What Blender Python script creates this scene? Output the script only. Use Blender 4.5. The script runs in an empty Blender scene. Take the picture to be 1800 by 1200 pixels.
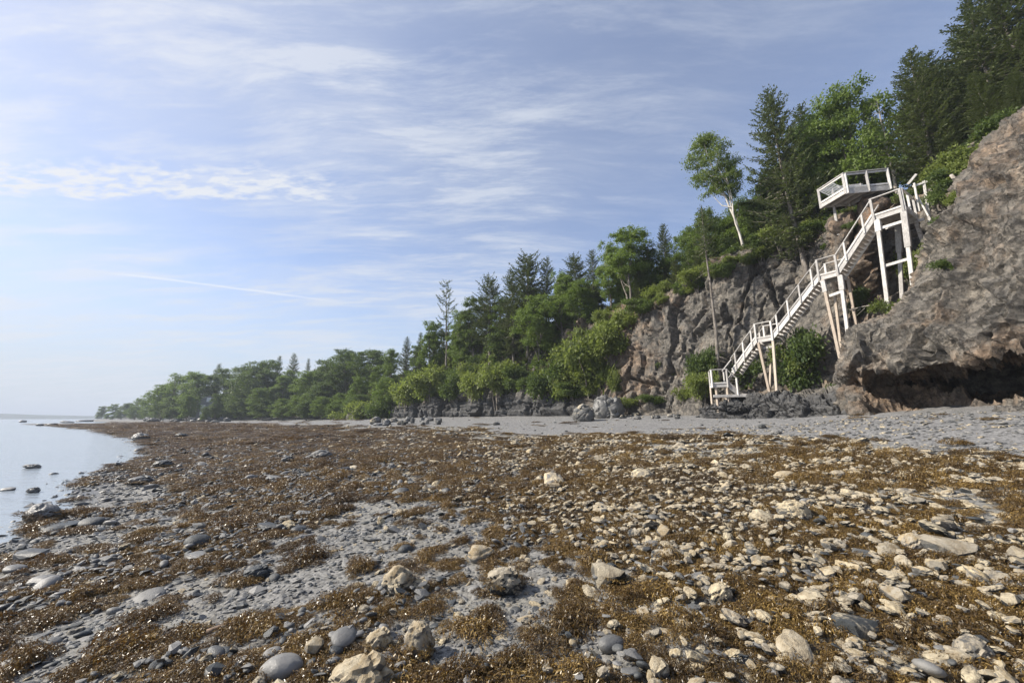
import bpy, bmesh, math, random
import numpy as np
from mathutils import Vector, Matrix
from mathutils.bvhtree import BVHTree

random.seed(7)
RNG = np.random.default_rng(7)
SC = bpy.context.scene
COL = SC.collection
R = math.radians

# ------------------------------------------------------------------ camera
CAM_Z = 1.62
PITCH = math.atan(135.0 / 700.0)
cam_data = bpy.data.cameras.new("camera")
cam_data.lens = 14.0
cam_data.sensor_width = 36.0
cam_data.clip_start = 0.05
cam_data.clip_end = 20000
cam = bpy.data.objects.new("camera", cam_data)
cam.location = (0, 0, CAM_Z)
cam.rotation_euler = (math.pi / 2 + PITCH, 0, 0)
COL.objects.link(cam)
SC.camera = cam

# ------------------------------------------------------------------ light
SUN_AZ = R(-88)      # measured from +Y (the view direction) towards +X
SUN_EL = R(36)
S = Vector((math.sin(SUN_AZ) * math.cos(SUN_EL), math.cos(SUN_AZ) * math.cos(SUN_EL), math.sin(SUN_EL)))
sun_data = bpy.data.lights.new("sun", 'SUN')
sun_data.energy = 5.0
sun_data.angle = R(0.8)
sun_data.color = (1.0, 0.925, 0.81)
sun = bpy.data.objects.new("sun", sun_data)
sun.rotation_euler = S.to_track_quat('Z', 'Y').to_euler()
COL.objects.link(sun)

SC.view_settings.view_transform = 'Standard'
SC.view_settings.look = 'None'
SC.view_settings.exposure = 0.60
SC.view_settings.gamma = 1.0
SC.view_settings.use_curve_mapping = False
SC.render.engine = 'CYCLES'
SC.cycles.max_bounces = 6
SC.cycles.diffuse_bounces = 3
SC.cycles.glossy_bounces = 2
SC.cycles.transmission_bounces = 2
SC.cycles.transparent_max_bounces = 4
SC.cycles.volume_bounces = 0
SC.cycles.use_denoising = True
SC.cycles.use_adaptive_sampling = True
SC.cycles.adaptive_threshold = 0.02
SC.cycles.caustics_reflective = False
SC.cycles.caustics_refractive = False


class NT:
    """small helper to write node trees"""
    def __init__(self, tree):
        self.t = tree
        self.n = tree.nodes
        self.n.clear()

    def new(self, typ, **kw):
        node = self.n.new(typ)
        for k, v in kw.items():
            if k.startswith('i_'):
                key = k[2:]
                key = int(key) if key.isdigit() else key.replace('_', ' ')
                self.put(node, key, v)
            else:
                setattr(node, k, v)
        return node

    def put(self, node, key, v):
        sock = node.inputs[key]
        if isinstance(v, bpy.types.NodeSocket):
            self.t.links.new(v, sock)
        elif isinstance(v, bpy.types.Node):
            self.t.links.new(v.outputs[0], sock)
        else:
            if isinstance(v, tuple) and len(v) == 3 and sock.type == 'RGBA':
                v = (*v, 1)
            sock.default_value = v

    def math(self, op, a, b=None, c=None, clamp=False):
        n = self.n.new('ShaderNodeMath')
        n.operation = op
        n.use_clamp = clamp
        self.put(n, 0, a)
        if b is not None:
            self.put(n, 1, b)
        if c is not None:
            self.put(n, 2, c)
        return n.outputs[0]

    def vmath(self, op, a, b=None):
        n = self.n.new('ShaderNodeVectorMath')
        n.operation = op
        self.put(n, 0, a)
        if b is not None:
            self.put(n, 1, b)
        return n.outputs['Value'] if op in ('DOT_PRODUCT', 'LENGTH') else n.outputs[0]

    def mix(self, f, a, b, blend='MIX'):
        n = self.n.new('ShaderNodeMix')
        n.data_type = 'RGBA'
        n.blend_type = blend
        n.clamp_factor = True
        self.put(n, 0, f)
        self.put(n, 6, a)
        self.put(n, 7, b)
        return n.outputs[2]

    def ss(self, v, lo, hi, a=0.0, b=1.0):
        n = self.n.new('ShaderNodeMapRange')
        n.interpolation_type = 'SMOOTHSTEP'
        self.put(n, 0, v)
        self.put(n, 1, lo)
        self.put(n, 2, hi)
        self.put(n, 3, a)
        self.put(n, 4, b)
        return n.outputs[0]

    def noise(self, vec, scale, detail=4.0, rough=0.55, dist=0.0):
        n = self.n.new('ShaderNodeTexNoise')
        n.inputs['Scale'].default_value = scale
        n.inputs['Detail'].default_value = detail
        n.inputs['Roughness'].default_value = rough
        n.inputs['Distortion'].default_value = dist
        if vec is not None:
            self.put(n, 'Vector', vec)
        return n.outputs[0]

    def voro(self, vec, scale, feature='F1', out=0):
        n = self.n.new('ShaderNodeTexVoronoi')
        n.feature = feature
        n.inputs['Scale'].default_value = scale
        if vec is not None:
            self.put(n, 'Vector', vec)
        return n.outputs[out]

    def mapping(self, vec, scale=(1, 1, 1), rot=(0, 0, 0), loc=(0, 0, 0)):
        n = self.n.new('ShaderNodeMapping')
        self.put(n, 0, vec)
        n.inputs['Location'].default_value = loc
        n.inputs['Rotation'].default_value = rot
        n.inputs['Scale'].default_value = scale
        return n.outputs[0]

    def bump(self, h, strength=0.5, dist=0.02, normal=None):
        n = self.n.new('ShaderNodeBump')
        self.put(n, 'Strength', strength)
        n.inputs['Distance'].default_value = dist
        self.put(n, 'Height', h)
        if normal is not None:
            self.put(n, 'Normal', normal)
        return n.outputs[0]


# ------------------------------------------------------------------ sky with thin cirrus
world = bpy.data.worlds.new("World")
SC.world = world
world.use_nodes = True
world.cycles.sampling_method = 'MANUAL'
world.cycles.sample_map_resolution = 512
w = NT(world.node_tree)
sky = w.new('ShaderNodeTexSky', sky_type='NISHITA')
sky.sun_disc = False
sky.sun_elevation = SUN_EL
sky.sun_rotation = SUN_AZ
sky.altitude = 0
sky.air_density = 1.0
sky.dust_density = 0.45
sky.ozone_density = 2.2
tc = w.new('ShaderNodeTexCoord')
dirv = tc.outputs['Generated']
sep = w.new('ShaderNodeSeparateXYZ', i_0=dirv)
zc = w.math('MAXIMUM', sep.outputs[2], 0.0)
den = w.math('ADD', zc, 0.10)
comb = w.new('ShaderNodeCombineXYZ', i_0=w.math('DIVIDE', sep.outputs[0], den), i_1=w.math('DIVIDE', sep.outputs[1], den))
plane = comb.outputs[0]
warp = w.noise(plane, 0.7, 3)
wv = w.new('ShaderNodeVectorMath', operation='SCALE', i_0=w.new('ShaderNodeCombineXYZ', i_0=warp, i_1=w.noise(plane, 1.1, 2)).outputs[0])
wv.inputs['Scale'].default_value = 0.22
plane_w = w.vmath('ADD', plane, wv.outputs[0])
# broad veils, fine combed streaks and a mackerel ripple
veil = w.ss(w.noise(w.mapping(plane_w, (0.5, 0.9, 1), (0, 0, R(25)), (2.3, 0.4, 0)), 1.0, 4, 0.6), 0.34, 0.64)
streak = w.ss(w.noise(w.mapping(plane_w, (0.8, 3.6, 1), (0, 0, R(48)), (3.1, 5.0, 0)), 2.0, 7, 0.70), 0.42, 0.72)
streak2 = w.ss(w.noise(w.mapping(plane_w, (0.55, 2.6, 1), (0, 0, R(-6)), (7.1, 2.0, 0)), 2.4, 6, 0.68), 0.44, 0.76)
ripple = w.ss(w.noise(w.mapping(plane, (3.2, 7.5, 1), (0, 0, R(35))), 3.4, 4, 0.6), 0.34, 0.66)
sunv = w.vmath('DOT_PRODUCT', dirv, (S.x, S.y, S.z))
glow = w.math('POWER', w.math('MAXIMUM', sunv, 0.0), 3.0)
# a long band of mackerel cloud: |coordinate across the band| small
bsep = w.new('ShaderNodeSeparateXYZ', i_0=plane)
band_y = w.math('ADD', w.math('SUBTRACT', bsep.outputs[1], 1.40), w.math('MULTIPLY', bsep.outputs[0], -0.11))
band_y = w.math('ADD', band_y, w.math('MULTIPLY', w.math('SUBTRACT', w.noise(plane, 3.5, 4, 0.6), 0.5), 0.16))
band = w.math('MULTIPLY', w.ss(band_y, -0.22, -0.03), w.ss(band_y, 0.13, 0.06))
band = w.math('MULTIPLY', band, w.ss(bsep.outputs[0], -0.35, -0.85))
band = w.math('MULTIPLY', band, w.math('ADD', 0.35, w.math('MULTIPLY', ripple, 0.65)))
# contrail: a thin straight line in the cloud plane
psep = w.new('ShaderNodeSeparateXYZ', i_0=w.mapping(plane, (1, 1, 1), (0, 0, 0)))
lx, ly = psep.outputs[0], psep.outputs[1]
CTA = Vector((-2.04, 1.88)); CTB = Vector((-1.03, 2.48))
ctd = (CTB - CTA); ctl = ctd.length; ctd.normalize()
along = w.math('ADD', w.math('MULTIPLY', w.math('SUBTRACT', lx, CTA.x), ctd.x), w.math('MULTIPLY', w.math('SUBTRACT', ly, CTA.y), ctd.y))
across = w.math('ADD', w.math('MULTIPLY', w.math('SUBTRACT', lx, CTA.x), -ctd.y), w.math('MULTIPLY', w.math('SUBTRACT', ly, CTA.y), ctd.x))
across = w.math('ADD', across, w.math('MULTIPLY', w.math('SUBTRACT', w.noise(plane, 3.0, 2), 0.5), 0.05))
trail = w.math('MULTIPLY', w.ss(w.math('ABSOLUTE', across), 0.026, 0.002), w.math('MULTIPLY', w.ss(along, -0.05, 0.15), w.ss(along, ctl + 0.05, ctl - 0.5)))
cover = w.ss(bsep.outputs[0], 0.95, -0.55, 0.30, 1.0)
streak = w.math('MULTIPLY', streak, cover)
streak2 = w.math('MULTIPLY', streak2, cover)
veil = w.math('MULTIPLY', veil, cover)
cl = w.math('ADD', w.math('ADD', 0.10, w.math('MULTIPLY', veil, 0.24)), w.math('MULTIPLY', streak, w.math('ADD', 0.22, w.math('MULTIPLY', veil, 0.62))))
cl = w.math('ADD', cl, w.math('MULTIPLY', streak2, 0.27))
cl = w.math('ADD', cl, w.math('MULTIPLY', glow, 0.34))
cl = w.math('ADD', cl, w.math('MULTIPLY', w.math('POWER', cover, 3.0), 0.06))
cl = w.math('MINIMUM', cl, 0.78)
cl = w.math('MAXIMUM', cl, w.math('MULTIPLY', band, 1.15))
cl = w.math('MINIMUM', cl, 1.0)
cloud_col = w.mix(glow, (3.75, 4.0, 4.45), (5.0, 5.05, 5.25))
skyc = w.mix(1.0, sky.outputs[0], (0.87, 0.86, 0.95), 'MULTIPLY')
skyc = w.mix(w.ss(sep.outputs[2], 0.34, 0.0, 0.0, 0.92), skyc, (2.75, 3.2, 3.72))
col = w.mix(cl, skyc, cloud_col)
col = w.mix(w.math('MULTIPLY', trail, 0.55), col, (4.9, 5.0, 5.2))
bg = w.new('ShaderNodeBackground')
w.put(bg, 'Color', col)
bg.inputs['Strength'].default_value = 0.128
out = w.new('ShaderNodeOutputWorld')
w.put(out, 'Surface', bg.outputs[0])

# ------------------------------------------------------------------ numeric helpers
CP, SP = math.cos(PITCH), math.sin(PITCH)
F = 700.0


def pt(px, py, d):
    """point of the place seen at a photograph position, d metres in front of the camera"""
    x = (px - 900.0) / F
    y = (600.0 - py) / F
    return np.array([x * d, d * (CP - y * SP), CAM_Z + d * (y * CP + SP)])


def top_z(X, Y, py):
    k = (600.0 - py) / F
    return CAM_Z + Y * (k * CP + SP) / (CP - k * SP)


_perm = np.random.default_rng(3).permutation(256)
_perm = np.concatenate([_perm, _perm, _perm])
_g = np.random.default_rng(4).normal(size=(256, 3))
_g /= np.linalg.norm(_g, axis=1)[:, None]
_rv = np.random.default_rng(5).random((256, 4))


def _hash(ix, iy, iz, seed):
    return _perm[(_perm[(_perm[(ix + seed) & 255] + iy) & 255] + iz) & 255]


def perlin(P, seed=0):
    I = np.floor(P).astype(np.int64)
    f = P - I
    u = f * f * f * (f * (f * 6 - 15) + 10)
    out = np.zeros(len(P))
    for dx in (0, 1):
        wx = u[:, 0] if dx else 1 - u[:, 0]
        for dy in (0, 1):
            wy = u[:, 1] if dy else 1 - u[:, 1]
            for dz in (0, 1):
                wz = u[:, 2] if dz else 1 - u[:, 2]
                g = _g[_hash(I[:, 0] + dx, I[:, 1] + dy, I[:, 2] + dz, seed)]
                out += wx * wy * wz * (g[:, 0] * (f[:, 0] - dx) + g[:, 1] * (f[:, 1] - dy) + g[:, 2] * (f[:, 2] - dz))
    return out * 1.6


def fbm(P, octv=4, gain=0.5, seed=0):
    out = np.zeros(len(P))
    a, tot = 1.0, 0.0
    for o in range(octv):
        out += a * perlin(P * (2.03 ** o), seed + o * 17)
        tot += a
        a *= gain
    return out / tot


def voro(P, seed=0, jit=0.9):
    """distance to nearest and second nearest cell point, cell randoms, offset from the cell point"""
    I = np.floor(P).astype(np.int64)
    f1 = np.full(len(P), 9.0)
    f2 = np.full(len(P), 9.0)
    rnd = np.zeros((len(P), 4))
    off = np.zeros((len(P), 3))
    for dx in (-1, 0, 1):
        for dy in (-1, 0, 1):
            for dz in (-1, 0, 1):
                c = I + np.array([dx, dy, dz])
                r = _rv[_hash(c[:, 0], c[:, 1], c[:, 2], seed)]
                v = P - (c + 0.5 + (r[:, :3] - 0.5) * jit)
                d = np.einsum('ij,ij->i', v, v)
                m = d < f1
                f2 = np.where(m, f1, np.minimum(f2, d))
                f1 = np.where(m, d, f1)
                rnd[m] = r[m]
                off[m] = v[m]
    return np.sqrt(f1), np.sqrt(f2), rnd, off


def _rot(ax, ay, az):
    return np.array(Matrix.Rotation(az, 3, 'Z') @ Matrix.Rotation(ay, 3, 'Y') @ Matrix.Rotation(ax, 3, 'X'))


def jointed(P, scale, seed=0, rot=(0.3, 0.5, 0.7), stretch=(1, 1, 1), crack=0.10, tilt=0.7, power=0.7):
    """rock broken along joint planes: box-like blocks with flat tilted tops, continuous, about 0..1.4"""
    Q = (P @ _rot(*rot)) / (scale * np.asarray(stretch))
    I = np.floor(Q).astype(np.int64)
    f1 = np.full(len(P), 9.0)
    f2 = np.full(len(P), 9.0)
    rnd = np.zeros((len(P), 4))
    off = np.zeros((len(P), 3))
    for dx in (-1, 0, 1):
        for dy in (-1, 0, 1):
            for dz in (-1, 0, 1):
                c = I + np.array([dx, dy, dz])
                r = _rv[_hash(c[:, 0], c[:, 1], c[:, 2], seed)]
                v = Q - (c + 0.5 + (r[:, :3] - 0.5) * 0.8)
                av = np.abs(v)
                d = 0.78 * av.max(1) + 0.22 * av.sum(1) * 0.6
                m = d < f1
                f2 = np.where(m, f1, np.minimum(f2, d))
                f1 = np.where(m, d, f1)
                rnd[m] = r[m]
                off[m] = v[m]
    q = _rv[(rnd[:, 3] * 255).astype(int)]
    prof = np.clip((f2 - f1) / crack, 0, 1) ** power
    return prof * (0.35 + 0.75 * rnd[:, 3] + np.einsum('ij,ij->i', off, (q[:, :3] - 0.5) * 2 * tilt))


def facets(P, scale, seed=0, tilt=0.8):
    """blocky broken-rock relief, about -1..1"""
    f1, f2, r, off = voro(P / scale, seed)
    q = _rv[(r[:, 3] * 255).astype(int)]
    h = (r[:, 3] - 0.5) * 1.1 + np.einsum('ij,ij->i', off, (q[:, :3] - 0.5) * 2 * tilt)
    crack = np.clip((f2 - f1) / 0.10, 0, 1)
    return h - (1 - crack) * 0.45


def blocks(P, scale, seed=0, tilt=0.9, crack=0.30, power=0.55):
    """solid blocks parted by cracks: continuous relief, about 0..1.5"""
    f1, f2, r, off = voro(P / scale, seed)
    q = _rv[(r[:, 3] * 255).astype(int)]
    prof = np.clip((f2 - f1) / crack, 0, 1) ** power
    return prof * (0.45 + 0.55 * r[:, 3] + np.einsum('ij,ij->i', off, (q[:, :3] - 0.5) * 2 * tilt))


def sstep(x, a, b):
    t = np.clip((x - a) / (b - a), 0, 1)
    return t * t * (3 - 2 * t)


def build_mesh(name, V, Q=None, T=None, smooth=False, mats=(), attrs=None, sharp=0):
    V = np.asarray(V, dtype=np.float32)
    me = bpy.data.meshes.new(name)
    nq = 0 if Q is None else len(Q)
    nt = 0 if T is None else len(T)
    idx = []
    if nq:
        idx.append(np.asarray(Q, dtype=np.int32).ravel())
    if nt:
        idx.append(np.asarray(T, dtype=np.int32).ravel())
    idx = np.concatenate(idx)
    start = np.concatenate([np.arange(nq) * 4, nq * 4 + np.arange(nt) * 3]).astype(np.int32)
    me.vertices.add(len(V))
    me.vertices.foreach_set('co', V.ravel())
    me.loops.add(len(idx))
    me.loops.foreach_set('vertex_index', idx)
    me.polygons.add(nq + nt)
    me.polygons.foreach_set('loop_start', start)
    me.polygons.foreach_set('use_smooth', np.full(nq + nt, smooth, dtype=bool))
    for k, v in (attrs or {}).items():
        at = me.attributes.new(k, 'FLOAT', 'POINT')
        at.data.foreach_set('value', np.asarray(v, dtype=np.float32))
    me.update(calc_edges=True)
    if sharp:
        me.set_sharp_from_angle(angle=R(sharp))
    for m in mats:
        me.materials.append(m)
    return me


def link(name, me, parent=None, loc=None):
    o = bpy.data.objects.new(name, me)
    COL.objects.link(o)
    if parent is not None:
        o.parent = parent
    if loc is not None:
        o.location = loc
    return o


def tag(o, label=None, cat=None, group=None, kind=None):
    if label:
        o['label'] = label
    if cat:
        o['category'] = cat
    if group:
        o['group'] = group
    if kind:
        o['kind'] = kind
    return o


def grid_faces(nu, nv):
    i = np.arange(nu - 1)[:, None] * nv + np.arange(nv - 1)[None, :]
    return np.stack([i, i + nv, i + nv + 1, i + 1], -1).reshape(-1, 4)


class MB:
    def __init__(self):
        self.v, self.q, self.t, self.n = [], [], [], 0

    def add(self, V, Q=None, T=None):
        V = np.asarray(V, float)
        if Q is not None and len(Q):
            self.q.append(np.asarray(Q) + self.n)
        if T is not None and len(T):
            self.t.append(np.asarray(T) + self.n)
        self.v.append(V)
        self.n += len(V)

    def tube(self, path, radii, sides=6, cap=True):
        path = np.asarray(path, float)
        n = len(path)
        tan = np.gradient(path, axis=0)
        tan /= np.linalg.norm(tan, axis=1)[:, None] + 1e-9
        ref = np.array([0.0, 0, 1]) if abs(tan[0][2]) < 0.8 else np.array([1.0, 0, 0])
        a = np.cross(tan, ref)
        a /= np.linalg.norm(a, axis=1)[:, None] + 1e-9
        b = np.cross(tan, a)
        th = np.arange(sides) / sides * 2 * math.pi
        ring = (np.cos(th)[None, :, None] * a[:, None, :] + np.sin(th)[None, :, None] * b[:, None, :])
        V = (path[:, None, :] + ring * np.asarray(radii)[:, None, None]).reshape(-1, 3)
        i = np.arange(n - 1)[:, None] * sides
        j = np.arange(sides)[None, :]
        j2 = (j + 1) % sides
        Q = np.stack([i + j, i + j2, i + sides + j2, i + sides + j], -1).reshape(-1, 4)
        T = None
        if cap:
            e = (n - 1) * sides
            T = [[e, e + k, e + k + 1] for k in range(1, sides - 1)] + [[0, k + 1, k] for k in range(1, sides - 1)]
        self.add(V, Q, T)

    def mesh(self, name, mat, smooth=False):
        return build_mesh(name, np.concatenate(self.v), np.concatenate(self.q) if self.q else None,
                          np.concatenate(self.t) if self.t else None, smooth, [mat])


def material(name):
    m = bpy.data.materials.new(name)
    m.use_nodes = True
    t = NT(m.node_tree)
    o = t.new('ShaderNodeOutputMaterial')
    b = t.new('ShaderNodeBsdfPrincipled')
    t.put(o, 'Surface', b.outputs[0])
    return m, t, b, o


def attr(t, name, typ='GEOMETRY'):
    n = t.new('ShaderNodeAttribute', attribute_name=name)
    n.attribute_type = typ
    return n.outputs['Fac']


# ------------------------------------------------------------------ materials
def rock_material():
    m, t, b, o = material('cliff_rock')
    co = t.new('ShaderNodeTexCoord').outputs['Object']
    rust, dark, moss = attr(t, 'rust'), attr(t, 'dark'), attr(t, 'moss')
    n1 = t.noise(co, 0.7, 6, 0.62)
    n2 = t.noise(co, 3.2, 6, 0.65)
    n3 = t.noise(co, 14.0, 5, 0.65)
    strk = t.noise(t.mapping(co, (2.2, 2.2, 0.35)), 1.6, 5, 0.62)
    grey = t.mix(t.ss(n2, 0.33, 0.68), (0.061, 0.057, 0.051), (0.228, 0.206, 0.176))
    brown = t.mix(t.ss(n2, 0.35, 0.65), (0.10, 0.072, 0.050), (0.27, 0.195, 0.135))
    orange = (0.27, 0.135, 0.06)
    f = t.math('ADD', rust, t.math('MULTIPLY', t.math('SUBTRACT', n1, 0.5), 1.5))
    c = t.mix(t.ss(f, 0.18, 0.62), grey, brown)
    g = t.math('ADD', t.math('MULTIPLY', rust, 0.8), t.math('MULTIPLY', t.math('SUBTRACT', strk, 0.5), 1.7))
    c = t.mix(t.math('MULTIPLY', t.ss(g, 0.55, 0.95), 0.75), c, orange)
    # pale veins and lichen
    c = t.mix(t.math('MULTIPLY', t.ss(t.noise(co, 2.1, 8, 0.72), 0.57, 0.70), 0.5), c, (0.36, 0.33, 0.29))
    c = t.mix(t.math('MULTIPLY', t.ss(n3, 0.50, 0.68), 0.6), c, (0.040, 0.039, 0.037))
    c = t.mix(t.math('MULTIPLY', t.ss(t.noise(co, 26.0, 5, 0.7), 0.56, 0.70), 0.45), c, (0.34, 0.32, 0.28))
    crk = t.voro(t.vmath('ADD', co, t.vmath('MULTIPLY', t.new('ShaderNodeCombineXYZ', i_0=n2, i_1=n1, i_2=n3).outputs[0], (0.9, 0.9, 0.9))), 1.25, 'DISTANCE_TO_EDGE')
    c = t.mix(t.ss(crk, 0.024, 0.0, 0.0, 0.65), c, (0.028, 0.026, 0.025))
    vb = t.new('ShaderNodeTexVoronoi', distance='CHEBYCHEV')
    vb.inputs['Scale'].default_value = 1.1
    t.put(vb, 'Vector', t.mapping(co, (1.0, 1.0, 0.7), (0.2, 0.2, 0.7)))
    tone_b = t.new('ShaderNodeSeparateColor', i_0=vb.outputs['Color']).outputs[0]
    c = t.mix(1.0, c, t.mix(tone_b, (0.86, 0.86, 0.87), (1.12, 1.10, 1.06)), 'MULTIPLY')
    c = t.mix(t.ss(n1, 0.62, 0.42, 0.0, 0.35), c, (0.055, 0.052, 0.050))
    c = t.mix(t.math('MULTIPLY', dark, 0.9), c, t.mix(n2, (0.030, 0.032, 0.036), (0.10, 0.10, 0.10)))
    mm = t.math('ADD', moss, t.math('MULTIPLY', t.math('SUBTRACT', n2, 0.5), 1.2))
    c = t.mix(t.ss(mm, 0.42, 0.7), c, t.mix(n3, (0.035, 0.050, 0.015), (0.13, 0.12, 0.05)))
    t.put(b, 'Base Color', c)
    t.put(b, 'Roughness', 0.88)
    h = t.math('ADD', t.math('MULTIPLY', t.noise(co, 7.0, 8, 0.68), 0.8), t.math('MULTIPLY', t.voro(t.mapping(co, (1, 1, 1.7)), 3.0, 'DISTANCE_TO_EDGE'), 0.5))
    h = t.math('ADD', h, t.math('MULTIPLY', t.voro(t.mapping(co, (1.0, 1.0, 0.6)), 1.1, 'DISTANCE_TO_EDGE'), 1.4))
    h = t.math('ADD', h, t.ss(crk, 0.0, 0.035, 0.0, 0.55))
    t.put(b, 'Normal', t.bump(h, 0.9, 0.08))
    return m


def beach_material():
    m, t, b, o = material('beach_gravel')
    co = t.new('ShaderNodeTexCoord').outputs['Object']
    weed, berm, wet = attr(t, 'weed'), attr(t, 'berm'), attr(t, 'wet')
    n1 = t.noise(co, 0.6, 5, 0.6)
    fine = t.noise(co, 60.0, 4, 0.7)
    peb = t.voro(co, 26.0, 'F1', 1)
    pd = t.voro(co, 26.0, 'F1', 0)
    peb2 = t.voro(co, 9.0, 'F1', 1)
    sepn = t.new('ShaderNodeSeparateColor', i_0=peb)
    sep2 = t.new('ShaderNodeSeparateColor', i_0=peb2)
    v = t.math('MULTIPLY_ADD', sepn.outputs[0], 0.6, t.math('MULTIPLY', sep2.outputs[1], 0.4))
    mud = t.mix(fine, (0.14, 0.132, 0.112), (0.30, 0.285, 0.245))
    grav = t.mix(t.ss(v, 0.15, 0.9), (0.07, 0.07, 0.072), (0.25, 0.245, 0.235))
    c = t.mix(t.ss(n1, 0.40, 0.60, 0.35, 0.8), mud, grav)
    c = t.mix(berm, c, t.mix(t.ss(v, 0.1, 0.95), (0.10, 0.10, 0.102), (0.28, 0.275, 0.27)))
    wn = t.math('ADD', weed, t.math('MULTIPLY', t.math('SUBTRACT', t.noise(co, 2.2, 6, 0.65), 0.5), 1.1))
    wcol = t.mix(t.noise(co, 14.0, 6, 0.7), (0.020, 0.014, 0.008), (0.115, 0.075, 0.032))
    c = t.mix(t.ss(wn, 0.55, 0.85), c, wcol)
    t.put(b, 'Base Color', t.mix(t.math('MULTIPLY', wet, 0.6), c, (0.03, 0.032, 0.034)))
    t.put(b, 'Roughness', t.ss(wet, 0.0, 1.0, 0.82, 0.35))
    h = t.math('ADD', t.math('MULTIPLY', pd, -0.8), t.math('MULTIPLY', fine, 0.6))
    t.put(b, 'Normal', t.bump(h, 0.7, 0.02))
    return m


def stone_material():
    m, t, b, o = material('beach_stone')
    co = t.new('ShaderNodeTexCoord').outputs['Object']
    oi = t.new('ShaderNodeObjectInfo')
    geo = t.new('ShaderNodeNewGeometry')
    tone = attr(t, 'tone', 'INSTANCER')
    rnd = oi.outputs['Random']
    rc = t.new('ShaderNodeCombineXYZ', i_0=t.math('MULTIPLY', rnd, 91.0), i_1=t.math('MULTIPLY', rnd, 37.0)).outputs[0]
    cv = t.vmath('ADD', co, rc)
    n = t.noise(cv, 3.0, 6, 0.65)
    n2 = t.noise(cv, 24.0, 5, 0.7)
    slate = t.mix(t.ss(t.math('ADD', t.math('MULTIPLY', rnd, 0.7), t.math('MULTIPLY', n, 0.4)), 0.2, 1.1), (0.038, 0.043, 0.046), (0.25, 0.242, 0.228))
    slate = t.mix(t.math('MULTIPLY', t.ss(n2, 0.58, 0.78), 0.22), slate, (0.32, 0.31, 0.30))
    pale = t.mix(t.ss(n, 0.30, 0.66), t.mix(rnd, (0.17, 0.14, 0.10), (0.34, 0.25, 0.13)), t.mix(t.math('FRACT', t.math('MULTIPLY', rnd, 7.3)), (0.40, 0.36, 0.29), (0.62, 0.53, 0.36)))
    pale = t.mix(t.math('MULTIPLY', t.ss(n2, 0.50, 0.70), 0.55), pale, (0.26, 0.22, 0.16))
    sepg = t.new('ShaderNodeSeparateXYZ', i_0=geo.outputs['Normal'])
    up = t.ss(sepg.outputs[2], -0.25, 0.45)
    k = t.math('ADD', t.math('SUBTRACT', tone, 0.5), t.math('MULTIPLY', t.math('SUBTRACT', n, 0.5), 1.1))
    c = t.mix(t.math('MULTIPLY', t.ss(k, -0.06, 0.16), up), slate, pale)
    t.put(b, 'Base Color', c)
    t.put(b, 'Roughness', t.ss(tone, 0.0, 0.7, 0.45, 0.9))
    t.put(b, 'Normal', t.bump(t.math('ADD', t.noise(cv, 9.0, 8, 0.72), t.math('MULTIPLY', n2, 0.6)), t.ss(tone, 0.2, 0.7, 0.25, 0.55), 0.06))
    return m


def weed_material():
    m, t, b, o = material('rockweed')
    geo = t.new('ShaderNodeNewGeometry')
    oi = t.new('ShaderNodeObjectInfo')
    pos = geo.outputs['Position']
    isl = geo.outputs['Random Per Island']
    n = t.noise(pos, 1.1, 4, 0.6)
    v = t.math('ADD', t.math('MULTIPLY', isl, 0.55), t.math('ADD', t.math('MULTIPLY', n, 0.5), t.math('MULTIPLY', oi.outputs['Random'], 0.25)))
    c = t.mix(t.ss(v, 0.22, 0.72), (0.024, 0.016, 0.008), (0.128, 0.080, 0.026))
    c = t.mix(t.ss(v, 0.68, 1.03), c, (0.35, 0.232, 0.068))
    c = t.mix(t.ss(t.noise(pos, 0.45, 3, 0.6), 0.46, 0.66, 0.0, 0.55), c, (0.030, 0.022, 0.014))
    t.put(b, 'Base Color', c)
    t.put(b, 'Roughness', 0.34)
    tr = t.new('ShaderNodeBsdfTranslucent')
    t.put(tr, 'Color', t.mix(0.5, c, (0.25, 0.11, 0.02)))
    ms = t.new('ShaderNodeMixShader')
    ms.inputs[0].default_value = 0.22
    t.put(ms, 1, b.outputs[0])
    t.put(ms, 2, tr.outputs[0])
    t.put(o, 'Surface', ms.outputs[0])
    return m


def leaf_material(name, dark, light, hue=0.25, trans=0.3):
    m, t, b, o = material(name)
    geo = t.new('ShaderNodeNewGeometry')
    oi = t.new('ShaderNodeObjectInfo')
    co = t.new('ShaderNodeTexCoord').outputs['Object']
    isl = geo.outputs['Random Per Island']
    n = t.noise(co, 0.8, 3, 0.5)
    v = t.math('ADD', t.math('MULTIPLY', isl, 0.5), t.math('ADD', t.math('MULTIPLY', n, 0.35), t.math('MULTIPLY', oi.outputs['Random'], hue)))
    c = t.mix(t.ss(v, 0.15, 0.95), dark, light)
    t.put(b, 'Base Color', c)
    t.put(b, 'Roughness', 0.55)
    t.put(b, 'Specular IOR Level', 0.3)
    tr = t.new('ShaderNodeBsdfTranslucent')
    t.put(tr, 'Color', t.mix(0.6, c, (light[0] * 1.5, light[1] * 1.6, light[2])))
    ms = t.new('ShaderNodeMixShader')
    ms.inputs[0].default_value = trans
    t.put(ms, 1, b.outputs[0])
    t.put(ms, 2, tr.outputs[0])
    t.put(o, 'Surface', ms.outputs[0])
    return m


def bark_material(name, c1, c2, sc=6.0):
    m, t, b, o = material(name)
    co = t.new('ShaderNodeTexCoord').outputs['Object']
    n = t.noise(t.mapping(co, (1, 1, 0.35)), sc, 5, 0.65)
    t.put(b, 'Base Color', t.mix(t.ss(n, 0.35, 0.65), c1, c2))
    t.put(b, 'Roughness', 0.9)
    t.put(b, 'Normal', t.bump(n, 0.5, 0.02))
    return m


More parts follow.
